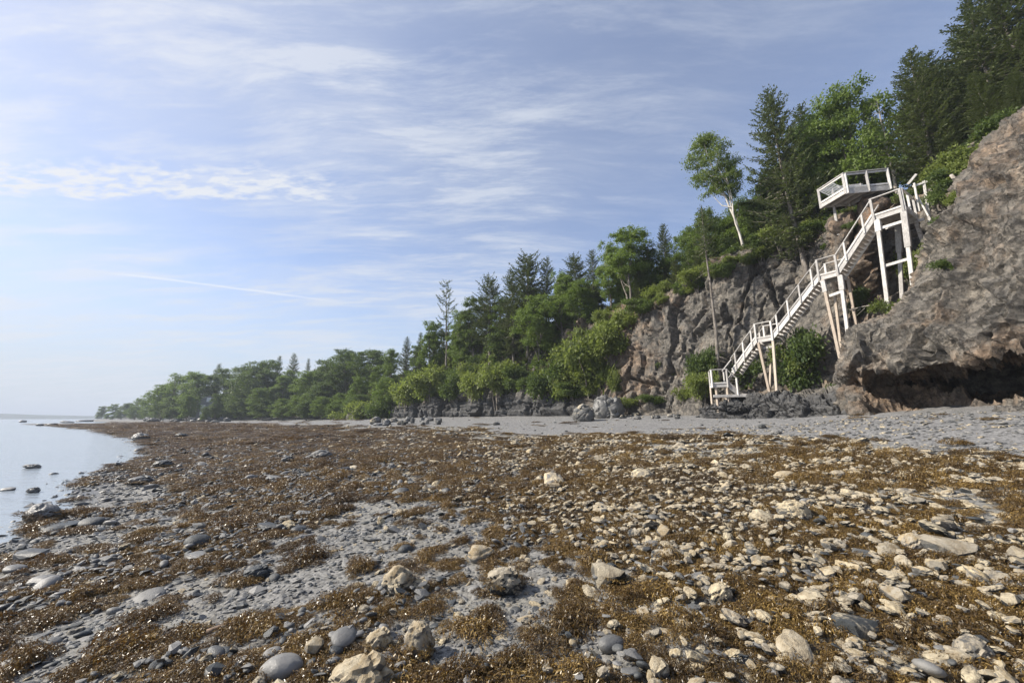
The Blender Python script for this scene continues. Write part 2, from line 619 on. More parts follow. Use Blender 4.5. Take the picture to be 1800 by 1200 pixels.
def wood_material(name, c1, c2):
    m, t, b, o = material(name)
    co = t.new('ShaderNodeTexCoord').outputs['Object']
    oi = t.new('ShaderNodeObjectInfo')
    n = t.noise(t.mapping(co, (6, 40, 40)), 1.0, 5, 0.6)
    n2 = t.noise(co, 2.5, 4, 0.6)
    v = t.math('ADD', t.math('MULTIPLY', n, 0.6), t.math('ADD', t.math('MULTIPLY', n2, 0.4), t.math('MULTIPLY', t.math('SUBTRACT', oi.outputs['Random'], 0.5), 0.3)))
    t.put(b, 'Base Color', t.mix(t.ss(v, 0.3, 0.7), c1, c2))
    t.put(b, 'Roughness', 0.75)
    return m


def plain(name, c, rough=0.7, metal=0.0):
    m, t, b, o = material(name)
    co = t.new('ShaderNodeTexCoord').outputs['Object']
    n = t.noise(co, 8.0, 4, 0.6)
    t.put(b, 'Base Color', t.mix(n, tuple(x * 0.8 for x in c), tuple(min(1, x * 1.15) for x in c)))
    t.put(b, 'Roughness', rough)
    t.put(b, 'Metallic', metal)
    return m


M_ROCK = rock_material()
M_BEACH = beach_material()
M_STONE = stone_material()
M_WEED = weed_material()
M_SPRUCE = leaf_material('spruce_needles', (0.034, 0.052, 0.023), (0.130, 0.156, 0.060), 0.25, 0.22)
M_LEAF = leaf_material('broad_leaves', (0.050, 0.080, 0.018), (0.165, 0.225, 0.055), 0.34, 0.42)
M_LEAF_DARK = leaf_material('dark_broad_leaves', (0.036, 0.062, 0.018), (0.125, 0.170, 0.048), 0.32, 0.36)
M_BIRCHLEAF = leaf_material('birch_leaves', (0.070, 0.105, 0.028), (0.200, 0.250, 0.075), 0.20, 0.42)
M_GRASS = leaf_material('bank_grass', (0.045, 0.060, 0.016), (0.150, 0.150, 0.050), 0.40, 0.25)
M_BARK = bark_material('grey_bark', (0.10, 0.085, 0.07), (0.26, 0.23, 0.20))
M_BIRCHBARK = bark_material('birch_bark', (0.42, 0.38, 0.33), (0.72, 0.68, 0.62), 4.0)
M_DEADWOOD = bark_material('bleached_wood', (0.22, 0.19, 0.16), (0.46, 0.42, 0.37))
M_WOOD = wood_material('weathered_boards', (0.31, 0.295, 0.28), (0.69, 0.665, 0.63))
M_TREAD = wood_material('tread_boards', (0.30, 0.27, 0.25), (0.50, 0.46, 0.42))
M_POST = wood_material('pine_posts', (0.38, 0.31, 0.245), (0.60, 0.52, 0.43))
M_WIRE = plain('galvanised_wire', (0.26, 0.27, 0.28), 0.5, 0.7)

# ------------------------------------------------------------------ shore, beach and sea
SHORE = np.array([(-12, -220), (-7.5, -10), (-6.5, 0), (-6.6, 3.5), (-7.7, 6.4), (-10.5, 9.8), (-14, 13.4), (-18, 19), (-24, 27), (-33, 36),
                  (-63, 62), (-110, 98), (-158, 131), (-171, 139), (-168, 146), (-150, 150), (-165, 170), (-215, 215), (-335, 310), (-352, 330), (-340, 400), (-200, 900),
                  (2600, 2600), (2600, -220)], float)
INLAND = np.array([(14, -220), (17, -20), (16.5, 0), (15.6, 8), (15.8, 12.5), (16.8, 18), (18.0, 22), (17.6, 26), (15, 29.5), (13.7, 33.4), (10.3, 38.6), (5.3, 46.5),
                   (-4.1, 58.5), (-16, 71), (-31.6, 86), (-50, 105), (-75, 128), (-110, 155), (-150, 182), (-215, 232), (-322, 312), (-338, 332), (-325, 420), (-180, 920)], float)


def seg_dist(P, L, closed=False):
    d = np.full(len(P), 1e9)
    n = len(L)
    for i in range(n if closed else n - 1):
        a, b = L[i], L[(i + 1) % n]
        ab = b - a
        t = np.clip(((P - a) @ ab) / (ab @ ab), 0, 1)
        d = np.minimum(d, np.linalg.norm(P - (a + t[:, None] * ab), axis=1))
    return d


def inside(P, L):
    r = np.zeros(len(P), bool)
    n = len(L)
    for i in range(n):
        a, b = L[i], L[(i + 1) % n]
        c = (a[1] > P[:, 1]) != (b[1] > P[:, 1])
        with np.errstate(divide='ignore', invalid='ignore'):
            x = (b[0] - a[0]) * (P[:, 1] - a[1]) / (b[1] - a[1] + 1e-12) + a[0]
        r ^= c & (P[:, 0] < x)
    return r


INL_POLY = np.vstack([INLAND, [(2600, 2600), (2600, -220)]])
SEA_Z = -0.36


def shore_coords(P):
    s = seg_dist(P, SHORE, False) * np.where(inside(P, SHORE), 1, -1)
    c = seg_dist(P, INLAND) * np.where(inside(P, INL_POLY), -1, 1)
    return s, c


def P3(P, k=0.0):
    return np.column_stack([P, np.full(len(P), k)])


def beach_height(P, s=None, c=None, detail=True):
    if s is None:
        s, c = shore_coords(P)
    s = s + 1.1 * fbm(P3(P * 0.16), 3, seed=5) * sstep(np.abs(P[:, 1]), 2, 12)
    a = np.clip(s, 0, None) / (np.clip(s, 0, None) + np.clip(c, 0, None) + 1e-6)
    r = np.linalg.norm(P, axis=1)
    zb = 1.9 - 1.1 * sstep(r, 55, 130)
    z = SEA_Z + a * (1.42 + (zb - SEA_Z - 1.42) * a)
    z = np.where(s < 0, SEA_Z + np.maximum(s * 0.09, -2.5), z)
    z = z + np.where(c < 0, np.minimum(-c * 0.14, 7.0), 0)
    if detail:
        z = z + 0.10 * fbm(P3(P * 0.22), 3, seed=9) * sstep(s, 0, 5) + 0.035 * fbm(P3(P * 1.3), 3, seed=21)
    return z


def zones(P):
    """a: 0 at the water, 1 at the cliff; weed cover 0..1; berm 0..1; wet 0..1"""
    s, c = shore_coords(P)
    a = np.clip(s, 0, None) / (np.clip(s, 0, None) + np.clip(c, 0, None) + 1e-6)
    n = fbm(P3(P * 0.33), 4, seed=31)
    nl = fbm(P3(P * np.array([0.07, 0.10])), 3, seed=33)
    berm = sstep(a + 0.10 * nl + 0.03 * n - 0.09 * sstep(P[:, 0], 0, 8), 0.54, 0.62)
    base = 0.70 + 0.14 * sstep(P[:, 0], 0.0, 3)
    mud = np.exp(-(((P[:, 0] + 2.0) / 2.5) ** 2 + ((P[:, 1] - 5.0) / 2.4) ** 2)) + 0.6 * np.exp(-(((P[:, 0] + 0.2) / 0.9) ** 2 + ((P[:, 1] - 3.2) / 1.2) ** 2))
    low = sstep(s, 3.5, 1.0)
    far = sstep(P[:, 1], 9, 20)
    weed = base + 0.85 * n - 0.40 * mud - 0.26 * low * (1 - far) - 0.14 * sstep(-P[:, 0], 1.0, 3.5) * (1 - far) + 0.08 * far
    mid = sstep(a, 0.38, 0.54)
    weed = weed - 0.40 * mid
    weed = np.clip(weed, 0, 1) * (1 - berm) * sstep(s, -0.3, 0.5)
    wet = sstep(s, 1.3, 0.1)
    return s, c, a, weed, berm, wet, mud


def graded(a, b, step, growth, far):
    mid = list(np.arange(a, b + 1e-6, step))
    hi, st = [mid[-1]], step
    while hi[-1] < far[1]:
        st = min(st * growth, 120)
        hi.append(hi[-1] + st)
    lo, st = [mid[0]], step
    while lo[-1] > far[0]:
        st = min(st * growth, 120)
        lo.append(lo[-1] - st)
    return np.array(lo[:0:-1] + mid + hi[1:])


xs = graded(-6, 9, 0.055, 1.035, (-2400, 2400))
ys = graded(1.0, 9, 0.055, 1.035, (-200, 2400))
GX, GY = np.meshgrid(xs, ys, indexing='ij')
GP = np.column_stack([GX.ravel(), GY.ravel()])
gs, gc, ga, gweed, gberm, gwet, gmud = zones(GP)
gz = beach_height(GP, gs, gc)
near = sstep(np.linalg.norm(GP, axis=1), 16, 8)
gz += near * 0.012 * fbm(P3(GP * 7.0), 3, seed=41)
beach_me = build_mesh('beach', np.column_stack([GP, gz]), grid_faces(len(xs), len(ys))[:, ::-1], smooth=True, mats=[M_BEACH],
                      attrs={'weed': gweed, 'berm': gberm, 'wet': gwet})
beach = tag(link('beach', beach_me), 'grey gravel and mud beach sloping up from the water to the cliff', 'beach', kind='structure')


def ground_z(P):
    P = np.atleast_2d(np.asarray(P, float))
    s, c = shore_coords(P)
    return beach_height(P, s, c)


def sea_material():
    m, t, b, o = material('sea_water')
    co = t.new('ShaderNodeTexCoord').outputs['Object']
    t.put(b, 'Base Color', (0.27, 0.31, 0.35))
    t.put(b, 'Roughness', 0.14)
    t.put(b, 'IOR', 1.33)
    h1 = t.noise(t.mapping(co, (1.0, 2.2, 1), (0, 0, R(30))), 0.9, 4, 0.55)
    h2 = t.noise(t.mapping(co, (1.0, 1.8, 1), (0, 0, R(-15))), 5.0, 4, 0.6)
    h = t.math('ADD', t.math('MULTIPLY', h1, 1.0), t.math('MULTIPLY', h2, 0.30))
    t.put(b, 'Normal', t.bump(h, 0.5, 0.08))
    return m


sx = np.array([-9000, -3000, -1000, -400, -150, -60, -20, 0, 60.0])
sy = np.array([-300, -50, 0, 20, 60, 150, 400, 1000, 3000, 9000.0])
SX, SY = np.meshgrid(sx, sy, indexing='ij')
sea_me = build_mesh('sea', np.column_stack([SX.ravel(), SY.ravel(), np.full(SX.size, SEA_Z)]), grid_faces(len(sx), len(sy))[:, ::-1], smooth=True, mats=[sea_material()])
tag(link('sea', sea_me), 'calm pale blue sea at low tide beside the beach', 'sea', kind='structure')

# ------------------------------------------------------------------ cliffs: lofts through surveyed profiles
def catmull(A, n, weights=None):
    """resample A (k, ...) along axis 0 to n points through the control points, spaced by chord length"""
    A = np.asarray(A, float)
    k = len(A)
    if weights is None:
        flat = A.reshape(k, -1)
        weights = np.linalg.norm(np.diff(flat, axis=0), axis=1)
    t = np.concatenate([[0], np.cumsum(weights)])
    u = np.linspace(0, t[-1], n)
    i = np.clip(np.searchsorted(t, u, side='right') - 1, 0, k - 2)
    f = (u - t[i]) / (t[i + 1] - t[i] + 1e-9)
    P = np.concatenate([[2 * A[0] - A[1]], A, [2 * A[-1] - A[-2]]])
    p0, p1, p2, p3 = P[i], P[i + 1], P[i + 2], P[i + 3]
    sh = (n,) + (1,) * (A.ndim - 1)
    f = f.reshape(sh)
    m1, m2 = (p2 - p0) * 0.42, (p3 - p1) * 0.42
    return (2 * f ** 3 - 3 * f ** 2 + 1) * p1 + (f ** 3 - 2 * f ** 2 + f) * m1 + (-2 * f ** 3 + 3 * f ** 2) * p2 + (f ** 3 - f ** 2) * m2


def grid_normals(G):
    du = np.gradient(G, axis=0)
    dv = np.gradient(G, axis=1)
    n = np.cross(du, dv)
    return n / (np.linalg.norm(n, axis=2, keepdims=True) + 1e-9)


def loft(stations, nu, nv, vw=None):
    A = np.array(stations)                      # station, profile point, 3
    if vw is None:
        vw = np.linalg.norm(np.diff(A, axis=1), axis=2).mean(0)
    uw = np.linalg.norm(np.diff(A[:, :5], axis=0), axis=2).mean(1)
    G = catmull(A, nu, uw)
    G = np.swapaxes(catmull(np.swapaxes(G, 0, 1), nv, vw), 0, 1)
    return G


def station(base, m1, m2, top):
    b, a, c, t = (pt(*q) for q in (base, m1, m2, top))
    d = t[:2] - b[:2]
    d /= np.linalg.norm(d)
    foot = b + np.array([-d[0] * 0.4, -d[1] * 0.4, -1.2])
    p1 = t + np.array([d[0] * 5, d[1] * 5, 0.9])
    p2 = t + np.array([d[0] * 22, d[1] * 22, 2.6])
    p3 = t + np.array([d[0] * 60, d[1] * 60, 5.0])
    return [foot, b, a, c, t, p1, p2, p3]


def shifted(st, dx, dy, dz=0):
    return [np.array(p) + np.array([dx, dy, dz]) for p in st]


ST = [
    station((420, 741, 165), (420, 738, 170), (420, 732, 180), (420, 725, 200)),
    station((560, 743, 115), (560, 736, 118), (560, 722, 130), (560, 705, 150)),
    station((640, 744, 86), (640, 726, 88), (640, 712, 93), (640, 688, 105)),
    station((740, 743, 69.5), (740, 712, 70.6), (742, 690, 74), (745, 655, 82)),
    station((850, 738, 57.5), (850, 702, 58.4), (850, 655, 62), (850, 602, 68)),
    station((975, 732, 45.5), (978, 700, 46.8), (985, 640, 51), (990, 578, 55)),
    station((1085, 730, 37.8), (1090, 700, 39), (1095, 620, 41), (1112, 547, 42.6)),
    station((1185, 725, 33), (1187, 690, 34), (1190, 600, 35.6), (1205, 507, 37.2)),
    station((1245, 725, 28.9), (1250, 690, 30), (1268, 580, 31.8), (1300, 453, 33.4)),
    station((1335, 725, 26.8), (1340, 680, 28.6), (1355, 560, 30), (1390, 432, 31.4)),
    station((1430, 725, 23.6), (1430, 660, 25.2), (1440, 520, 27.4), (1456, 396, 28.2)),
    station((1490, 724, 20.5), (1497, 620, 23.4), (1498, 480, 24.8), (1508, 378, 25.3)),
    station((1620, 726, 18.5), (1620, 600, 21.5), (1625, 450, 24), (1640, 335, 25.2)),
]
last = station((1800, 735, 15), (1800, 600, 17), (1790, 400, 19), (1800, 225, 20.5))
ST += [last, shifted(last, 2.2, -14), shifted(last, 3, -40), shifted(last, 3, -110)]
A0 = np.array(ST)
NV = 220
NU = 900
wA = np.linalg.norm(np.diff(A0[:, :5], axis=0), axis=2).mean(1)
wA = np.minimum(wA, 14) ** 0.8                          # finer where it is close
vwA = np.array([0.7, 2.2, 5.0, 5.0, 3.2, 4.0, 4.0])
G = catmull(A0, NU, wA)
G = np.swapaxes(catmull(np.swapaxes(G, 0, 1), NV, vwA), 0, 1)
N = grid_normals(G)
if N[NU // 2, NV // 4, 1] > 0:
    N = -N
Pf, Nf = G.reshape(-1, 3), N.reshape(-1, 3)
vv = np.tile(np.linspace(0, vwA.sum(), NV), NU)
uu = np.repeat(np.linspace(0, 1, NU), NV)
pxcol = 900 + 700 * Pf[:, 0] / np.maximum(Pf[:, 1] * CP + (Pf[:, 2] - CAM_Z) * SP, 1)
face = sstep(vv, 0.5, 1.5) * (1 - 0.85 * sstep(vv, 12.3, 14.5))
warpP = Pf + 0.5 * np.column_stack([fbm(Pf * 0.5, 2, seed=k) for k in (61, 62, 63)])
bed = warpP.copy()
bed[:, 2] *= 1.5
tall = warpP * np.array([1.0, 1.0, 0.62])
disp = face * (1.30 * jointed(warpP, 4.2, 1, (0.15, 0.22, 0.5), (0.8, 0.8, 1.7), 0.06) + 0.46 * jointed(warpP, 1.5, 2, (0.15, 0.25, 0.5), (0.75, 0.9, 1.7), 0.09)
               + 0.15 * jointed(warpP, 0.6, 3, (0.1, 0.35, 0.6), (0.9, 0.9, 1.4), 0.14) - 0.85 + 0.45 * fbm(Pf * 0.35, 4, seed=71))
# horizontal bedding of the low ledge at the foot
ledge = sstep(vv, 0.3, 0.9) * sstep(vv, 3.3, 2.4) * sstep(pxcol, 1060, 990) * sstep(pxcol, 600, 700)
lay = np.floor((Pf[:, 2] + 0.25 * fbm(Pf * 0.4, 2, seed=81)) / 0.33)
layn = _rv[(lay.astype(int) * 7) & 255][:, 0]
disp += ledge * (0.55 * (layn - 0.5))
disp += (1 - face) * 0.5 * fbm(Pf * 0.2, 3, seed=75)
Gd = Pf + Nf * disp[:, None]
rust = 0.30 * np.exp(-((pxcol - 1120) / 50.0) ** 2) + 0.48 * np.exp(-((pxcol - 1530) / 60.0) ** 2) + 0.14 * np.exp(-((pxcol - 1000) / 120.0) ** 2)
rust += 0.22 * sstep(vv, 9.5, 12.5) + 0.12
rust *= 1 - 0.6 * sstep(vv, 2.9, 1.2)
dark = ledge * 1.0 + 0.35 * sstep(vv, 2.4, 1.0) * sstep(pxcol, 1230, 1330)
moss = 0.62 * sstep(vv, 11.6, 13.4) + 0.42 * sstep(pxcol, 1080, 960) * sstep(vv, 3, 5) + 0.38 * fbm(Pf * 0.3, 3, seed=77) * sstep(vv, 2.5, 4)
CL_P, CL_N, CL_MOSS, CL_V, CL_PX = Gd, Nf, moss, vv, pxcol
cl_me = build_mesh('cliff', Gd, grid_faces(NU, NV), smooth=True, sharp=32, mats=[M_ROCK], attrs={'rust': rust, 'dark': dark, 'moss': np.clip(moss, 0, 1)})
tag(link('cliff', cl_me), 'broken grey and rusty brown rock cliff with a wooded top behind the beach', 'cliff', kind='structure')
CLIFF_BVH = BVHTree.FromPolygons([tuple(v) for v in Gd.tolist()], grid_faces(NU, NV).tolist())


def land_z(x, y):
    hit = CLIFF_BVH.ray_cast(Vector((x, y, 80)), Vector((0, 0, -1)))
    g = float(ground_z([[x, y]])[0])
    return max(hit[0].z if hit[0] is not None else -9, g)


# the overhanging rock with the sea cave
OV = [
    [(1470, 727, 21.6), (1470, 705, 21.9), (1474, 692, 22.2), (1476, 678, 21.8), (1478, 668, 21.8), (1505, 642, 22.4), (1545, 600, 23.2), (1575, 575, 25)],
    [(1500, 734, 17.9), (1503, 700, 19.0), (1505, 674, 19.8), (1492, 660, 18.6), (1484, 642, 18.3), (1505, 600, 18.6), (1548, 572, 19.6), (1580, 556, 22)],
    [(1548, 736, 16.7), (1548, 704, 17.9), (1548, 672, 19.2), (1532, 658, 17.4), (1528, 638, 17.2), (1556, 572, 17.5), (1602, 548, 18.6), (1630, 535, 21.5)],
    [(1592, 739, 15.8), (1590, 708, 17.0), (1592, 670, 18.8), (1576, 656, 16.5), (1574, 634, 16.2), (1606, 535, 16.7), (1640, 440, 17.8), (1665, 420, 21.5)],
    [(1690, 746, 13.9), (1690, 716, 15.3), (1690, 662, 17.3), (1682, 646, 14.6), (1680, 620, 14.2), (1694, 480, 14.9), (1696, 345, 16.6), (1712, 318, 20.5)],
    [(1800, 752, 12.0), (1800, 716, 13.8), (1800, 648, 16.2), (1790, 612, 12.7), (1790, 584, 12.2), (1798, 420, 13.1), (1784, 240, 15.6), (1800, 212, 20)],
]
OVP = [[pt(*q) for q in row] for row in OV]
OVP.append(shifted(OVP[-1], 0.6, -4.5, 0.3))
OVP.append(shifted(OVP[-1], 0.5, -8, 0.0))
for row in OVP:
    f0 = row[0]
    row.insert(0, f0 + np.array([-0.2, -0.2, -1.2]))
NU2, NV2 = 560, 430
vw2 = np.array([0.8, 1.7, 2.0, 2.6, 0.9, 3.4, 4.6, 3.0])
G2 = catmull(np.array(OVP), NU2, np.array([3.5, 2.6, 2.6, 5.0, 5.0, 4.0, 5.0]))
G2 = np.swapaxes(catmull(np.swapaxes(G2, 0, 1), NV2, vw2), 0, 1)
N2 = grid_normals(G2)
if N2[NU2 // 2, int(NV2 * 0.6), 1] > 0:
    N2 = -N2
Pf, Nf = G2.reshape(-1, 3), N2.reshape(-1, 3)
vv = np.tile(np.linspace(0, vw2.sum(), NV2), NU2)
warpP = (Pf + 0.22 * np.column_stack([fbm(Pf * 0.8, 2, seed=k) for k in (161, 162, 163)]))
disp = (0.70 * jointed(warpP, 3.6, 11, (0.15, 0.12, 0.9), (1.0, 0.9, 1.2), 0.16, 0.6, 0.9) + 0.36 * jointed(warpP, 1.5, 12, (0.15, 0.15, 0.9), (1.0, 0.8, 1.2), 0.16, 0.6, 0.9)
        + 0.17 * jointed(warpP, 0.65, 13, (0.2, 0.2, 1.0), (1, 1, 1), 0.18) + 0.07 * jointed(warpP, 0.28, 14, (0.3, 0.1, 0.7), (1, 1, 1.3), 0.25) - 0.66 + 0.45 * fbm(Pf * 0.4, 4, seed=171) + 0.05 * fbm(Pf * 2.2, 4, seed=172))
lipz = sstep(vv, 5.4, 6.6) * sstep(vv, 8.6, 7.2)
disp += lipz * (0.20 * jointed(Pf, 1.1, 15, (0.3, 0.2, 0.4), (1, 1, 1.2), 0.25) - 0.05)
disp *= sstep(vv, 0.2, 1.0)
Go = Pf + Nf * disp[:, None]
rust = 0.15 + 0.50 * fbm(Pf * 0.35, 3, seed=178) + 0.16 * lipz + 0.16 * sstep(vv, 10.5, 14) + 0.40 * sstep(vv, 1.8, 3.0) * sstep(vv, 7.0, 6)
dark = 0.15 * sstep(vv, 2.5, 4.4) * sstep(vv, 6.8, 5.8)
moss = 0.30 * fbm(Pf * 0.4, 3, seed=179) * sstep(vv, 8, 10) + 0.25 * sstep(vv, 14.8, 16.5)
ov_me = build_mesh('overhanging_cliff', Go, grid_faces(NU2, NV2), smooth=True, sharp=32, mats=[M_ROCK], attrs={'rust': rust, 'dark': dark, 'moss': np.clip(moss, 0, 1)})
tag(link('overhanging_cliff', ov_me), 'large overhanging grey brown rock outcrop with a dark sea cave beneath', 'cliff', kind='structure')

# the low dark layered ledge below the stairs
LD = [
    [(1225, 730, 28.0), (1228, 718, 28.2), (1235, 712, 28.4), (1245, 706, 29.5), (1250, 700, 31)],
    [(1250, 731, 26.6), (1250, 717, 26.8), (1252, 704, 27.1), (1258, 700, 28.4), (1265, 694, 31)],
    [(1335, 733, 24.0), (1335, 714, 24.4), (1337, 698, 24.9), (1342, 693, 26.6), (1345, 684, 29)],
    [(1405, 736, 21.6), (1405, 716, 21.9), (1408, 699, 22.4), (1412, 690, 24.2), (1418, 672, 26.4)],
    [(1470, 737, 19.4), (1470, 718, 19.8), (1473, 695, 20.4), (1478, 684, 22.0), (1485, 665, 24)],
    [(1530, 738, 17.8), (1530, 722, 18.2), (1530, 706, 18.9), (1530, 695, 20), (1535, 680, 22)],
]
LDP = [[pt(*q) for q in row] for row in LD]
for row in LDP:
    row.insert(0, row[0] + np.array([-0.3, -0.3, -0.9]))
NU3, NV3 = 300, 64
G3 = catmull(np.array(LDP), NU3)
G3 = np.swapaxes(catmull(np.swapaxes(G3, 0, 1), NV3, np.array([0.6, 1, 1, 1.2, 1.5])), 0, 1)
N3 = grid_normals(G3)
if N3[NU3 // 2, NV3 // 3, 1] > 0:
    N3 = -N3
Pf, Nf = G3.reshape(-1, 3), N3.reshape(-1, 3)
vv = np.tile(np.linspace(0, 5.3, NV3), NU3)
lay = np.floor((Pf[:, 2] + 0.15 * Pf[:, 0] * 0.3 + 0.2 * fbm(Pf * 0.6, 2, seed=281)) / 0.16)
layn = _rv[(lay.astype(int) * 13) & 255][:, 1]
disp = (0.42 * facets(Pf * np.array([1, 1, 2.0]), 1.1, 21) + 0.24 * (layn - 0.5) + 0.16 * facets(Pf * np.array([1, 1, 1.8]), 0.4, 22)) * sstep(vv, 0.1, 0.8)
Gl = Pf + Nf * disp[:, None]
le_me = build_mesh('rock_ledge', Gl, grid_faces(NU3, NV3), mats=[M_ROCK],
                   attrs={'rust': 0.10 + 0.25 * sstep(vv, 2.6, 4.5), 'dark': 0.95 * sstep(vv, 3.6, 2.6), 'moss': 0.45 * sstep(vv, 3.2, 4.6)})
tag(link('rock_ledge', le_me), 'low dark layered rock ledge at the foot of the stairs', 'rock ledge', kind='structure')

# far low shore across the bay
hx = np.linspace(-1900, -900, 60)
hp = []
for i, x in enumerate(hx):
    t = i / 59.0
    yy = 1240 + 260 * t
    h = 15.5 * (1 - t) ** 0.7 + 3.0 * math.sin(t * 9) * (1 - t) + 0.6
    hp.append([(x, yy - 60, -3), (x + 5, yy - 20, h * 0.55), (x + 10, yy + 40, h), (x + 15, yy + 160, h * 0.7), (x + 15, yy + 260, -3)])
HG = np.array(hp, float)
HG[:, 1:4, 2] += fbm(HG[:, 1:4].reshape(-1, 3) * 0.02, 3, seed=91).reshape(60, 3) * 2.0
M_HILL = plain('far_wood', (0.045, 0.065, 0.045), 0.95)
hl_me = build_mesh('distant_hills', HG.reshape(-1, 3), grid_faces(60, 5), smooth=True, mats=[M_HILL])
tag(link('distant_hills', hl_me), 'low blue strip of far shore across the bay', 'hills', kind='structure')

# ------------------------------------------------------------------ stones and boulders
def hull_stone(seed, sx, sy, sz, npts=22, block=0.5):
    rg = np.random.default_rng(seed)
    d = rg.normal(size=(npts, 3))
    d /= np.linalg.norm(d, axis=1)[:, None]
    mx = np.abs(d).max(1)[:, None]
    d = d * (1 - block) + (d / mx) * block * 0.85
    d *= rg.uniform(0.78, 1.05, (npts, 1))
    d *= np.array([sx, sy, sz]) * 0.5
    bm = bmesh.new()
    for v in d:
        bm.verts.new(v)
    r = bmesh.ops.convex_hull(bm, input=bm.verts)
    bmesh.ops.delete(bm, geom=list({e for e in r['geom_interior'] + r['geom_unused'] if isinstance(e, bmesh.types.BMVert)}), context='VERTS')
    bmesh.ops.triangulate(bm, faces=bm.faces)
    me = bpy.data.meshes.new('stone')
    bm.to_mesh(me)
    bm.free()
    me.materials.append(M_STONE)
    return me


def round_stone(seed, sx, sy, sz, rough=0.22, sub=3, mat=None, fac=0.25, name='stone'):
    bm = bmesh.new()
    bmesh.ops.create_icosphere(bm, subdivisions=sub, radius=0.5)
    V = np.array([v.co[:] for v in bm.verts])
    o = seed * 3.7
    k = 1 + rough * (fbm(V * 2.2 + o, 4, seed=seed) * 1.6 + fac * facets(V + o, 0.55, seed) * 1.2)
    V = V * k[:, None] * np.array([sx, sy, sz])
    for v, c in zip(bm.verts, V):
        v.co = c
    me = bpy.data.meshes.new(name)
    bm.to_mesh(me)
    bm.free()
    me.materials.append(mat or M_STONE)
    me.polygons.foreach_set('use_smooth', np.ones(len(me.polygons), bool))
    return me


def crag(seed, sx, sy, sz, sub=4, amp=0.30, name='boulder'):
    bm = bmesh.new()
    bmesh.ops.create_icosphere(bm, subdivisions=sub, radius=0.5)
    V = np.array([v.co[:] for v in bm.verts])
    o = V + seed * 2.3
    k = 0.80 + amp * jointed(o, 0.75, seed, (0.4, 0.6, 0.2 * seed), (1, 1, 1), 0.10, 0.9) + 0.35 * amp * jointed(o, 0.30, seed + 1, (0.4, 0.6, 0.2 * seed), (1, 1, 1), 0.15) + 0.16 * fbm(V * 1.5 + seed, 4, seed=seed)
    V = V * k[:, None] * np.array([sx, sy, sz])
    for v, c in zip(bm.verts, V):
        v.co = c
    me = bpy.data.meshes.new(name)
    bm.to_mesh(me)
    bm.free()
    me.materials.append(M_STONE)
    return me


# shapes: 0-5 flat slate shards, 6-8 worn pebbles, 9-14 barnacled lumps
SHAPES = [hull_stone(100 + i, 1.25, 0.85, (0.20, 0.26, 0.34, 0.24, 0.42, 0.55)[i], 20, 0.75) for i in range(6)]
SHAPES += [round_stone(20 + i, 1.15, 0.85, (0.34, 0.45, 0.55)[i], 0.10, 2) for i in range(3)]
SHAPES += [crag(30 + i, 1.15, 0.88, (0.5, 0.55, 0.62, 0.42, 0.55, 0.5)[i], 3, 0.30, 'stone') if i % 2 else hull_stone(130 + i, 1.15, 0.9, (0.46, 0.55, 0.58, 0.42, 0.5, 0.5)[i], 30, 0.55) for i in range(6)]


def source_collection(name, meshes):
    c = bpy.data.collections.new(name)
    for i, me in enumerate(meshes):
        c.objects.link(bpy.data.objects.new('%s_%03d' % (name, i), me))
    return c


def scatter(name, P, rot, scl, idx, coll, fattrs=None):
    """one 'stuff' object: instances of the shapes in coll on points"""
    me = bpy.data.meshes.new(name)
    me.vertices.add(len(P))
    me.vertices.foreach_set('co', np.asarray(P, np.float32).ravel())
    for nm, arr in (('rot', rot), ('scl', scl)):
        a = me.attributes.new(nm, 'FLOAT_VECTOR', 'POINT')
        a.data.foreach_set('vector', np.asarray(arr, np.float32).ravel())
    a = me.attributes.new('idx', 'INT', 'POINT')
    a.data.foreach_set('value', np.asarray(idx, np.int32))
    for k, v in (fattrs or {}).items():
        a = me.attributes.new(k, 'FLOAT', 'POINT')
        a.data.foreach_set('value', np.asarray(v, np.float32))
    o = link(name, me)
    ng = bpy.data.node_groups.new(name, 'GeometryNodeTree')
    ng.interface.new_socket('Geometry', in_out='INPUT', socket_type='NodeSocketGeometry')
    ng.interface.new_socket('Geometry', in_out='OUTPUT', socket_type='NodeSocketGeometry')
    gi = ng.nodes.new('NodeGroupInput')
    go = ng.nodes.new('NodeGroupOutput')
    ci = ng.nodes.new('GeometryNodeCollectionInfo')
    ci.inputs['Collection'].default_value = coll
    ci.inputs['Separate Children'].default_value = True
    ci.inputs['Reset Children'].default_value = True
    ip = ng.nodes.new('GeometryNodeInstanceOnPoints')
    ip.inputs['Pick Instance'].default_value = True

    def named(nm, typ):
        n = ng.nodes.new('GeometryNodeInputNamedAttribute')
        n.data_type = typ
        n.inputs['Name'].default_value = nm
        return n.outputs[0]
    L = ng.links.new
    L(gi.outputs[0], ip.inputs['Points'])
    L(ci.outputs[0], ip.inputs['Instance'])
    L(named('idx', 'INT'), ip.inputs['Instance Index'])
    e2r = ng.nodes.new('FunctionNodeEulerToRotation')
    L(named('rot', 'FLOAT_VECTOR'), e2r.inputs[0])
    L(e2r.outputs[0], ip.inputs['Rotation'])
    L(named('scl', 'FLOAT_VECTOR'), ip.inputs['Scale'])
    L(ip.outputs[0], go.inputs[0])
    md = o.modifiers.new('scatter', 'NODES')
    md.node_group = ng
    return o


def sector(n, rmin, rmax, rg, amax=62):
    r = np.sqrt(rg.uniform(rmin ** 2, rmax ** 2, n))
    th = np.radians(rg.uniform(-amax, amax, n))
    return np.column_stack([r * np.sin(th), r * np.cos(th)])


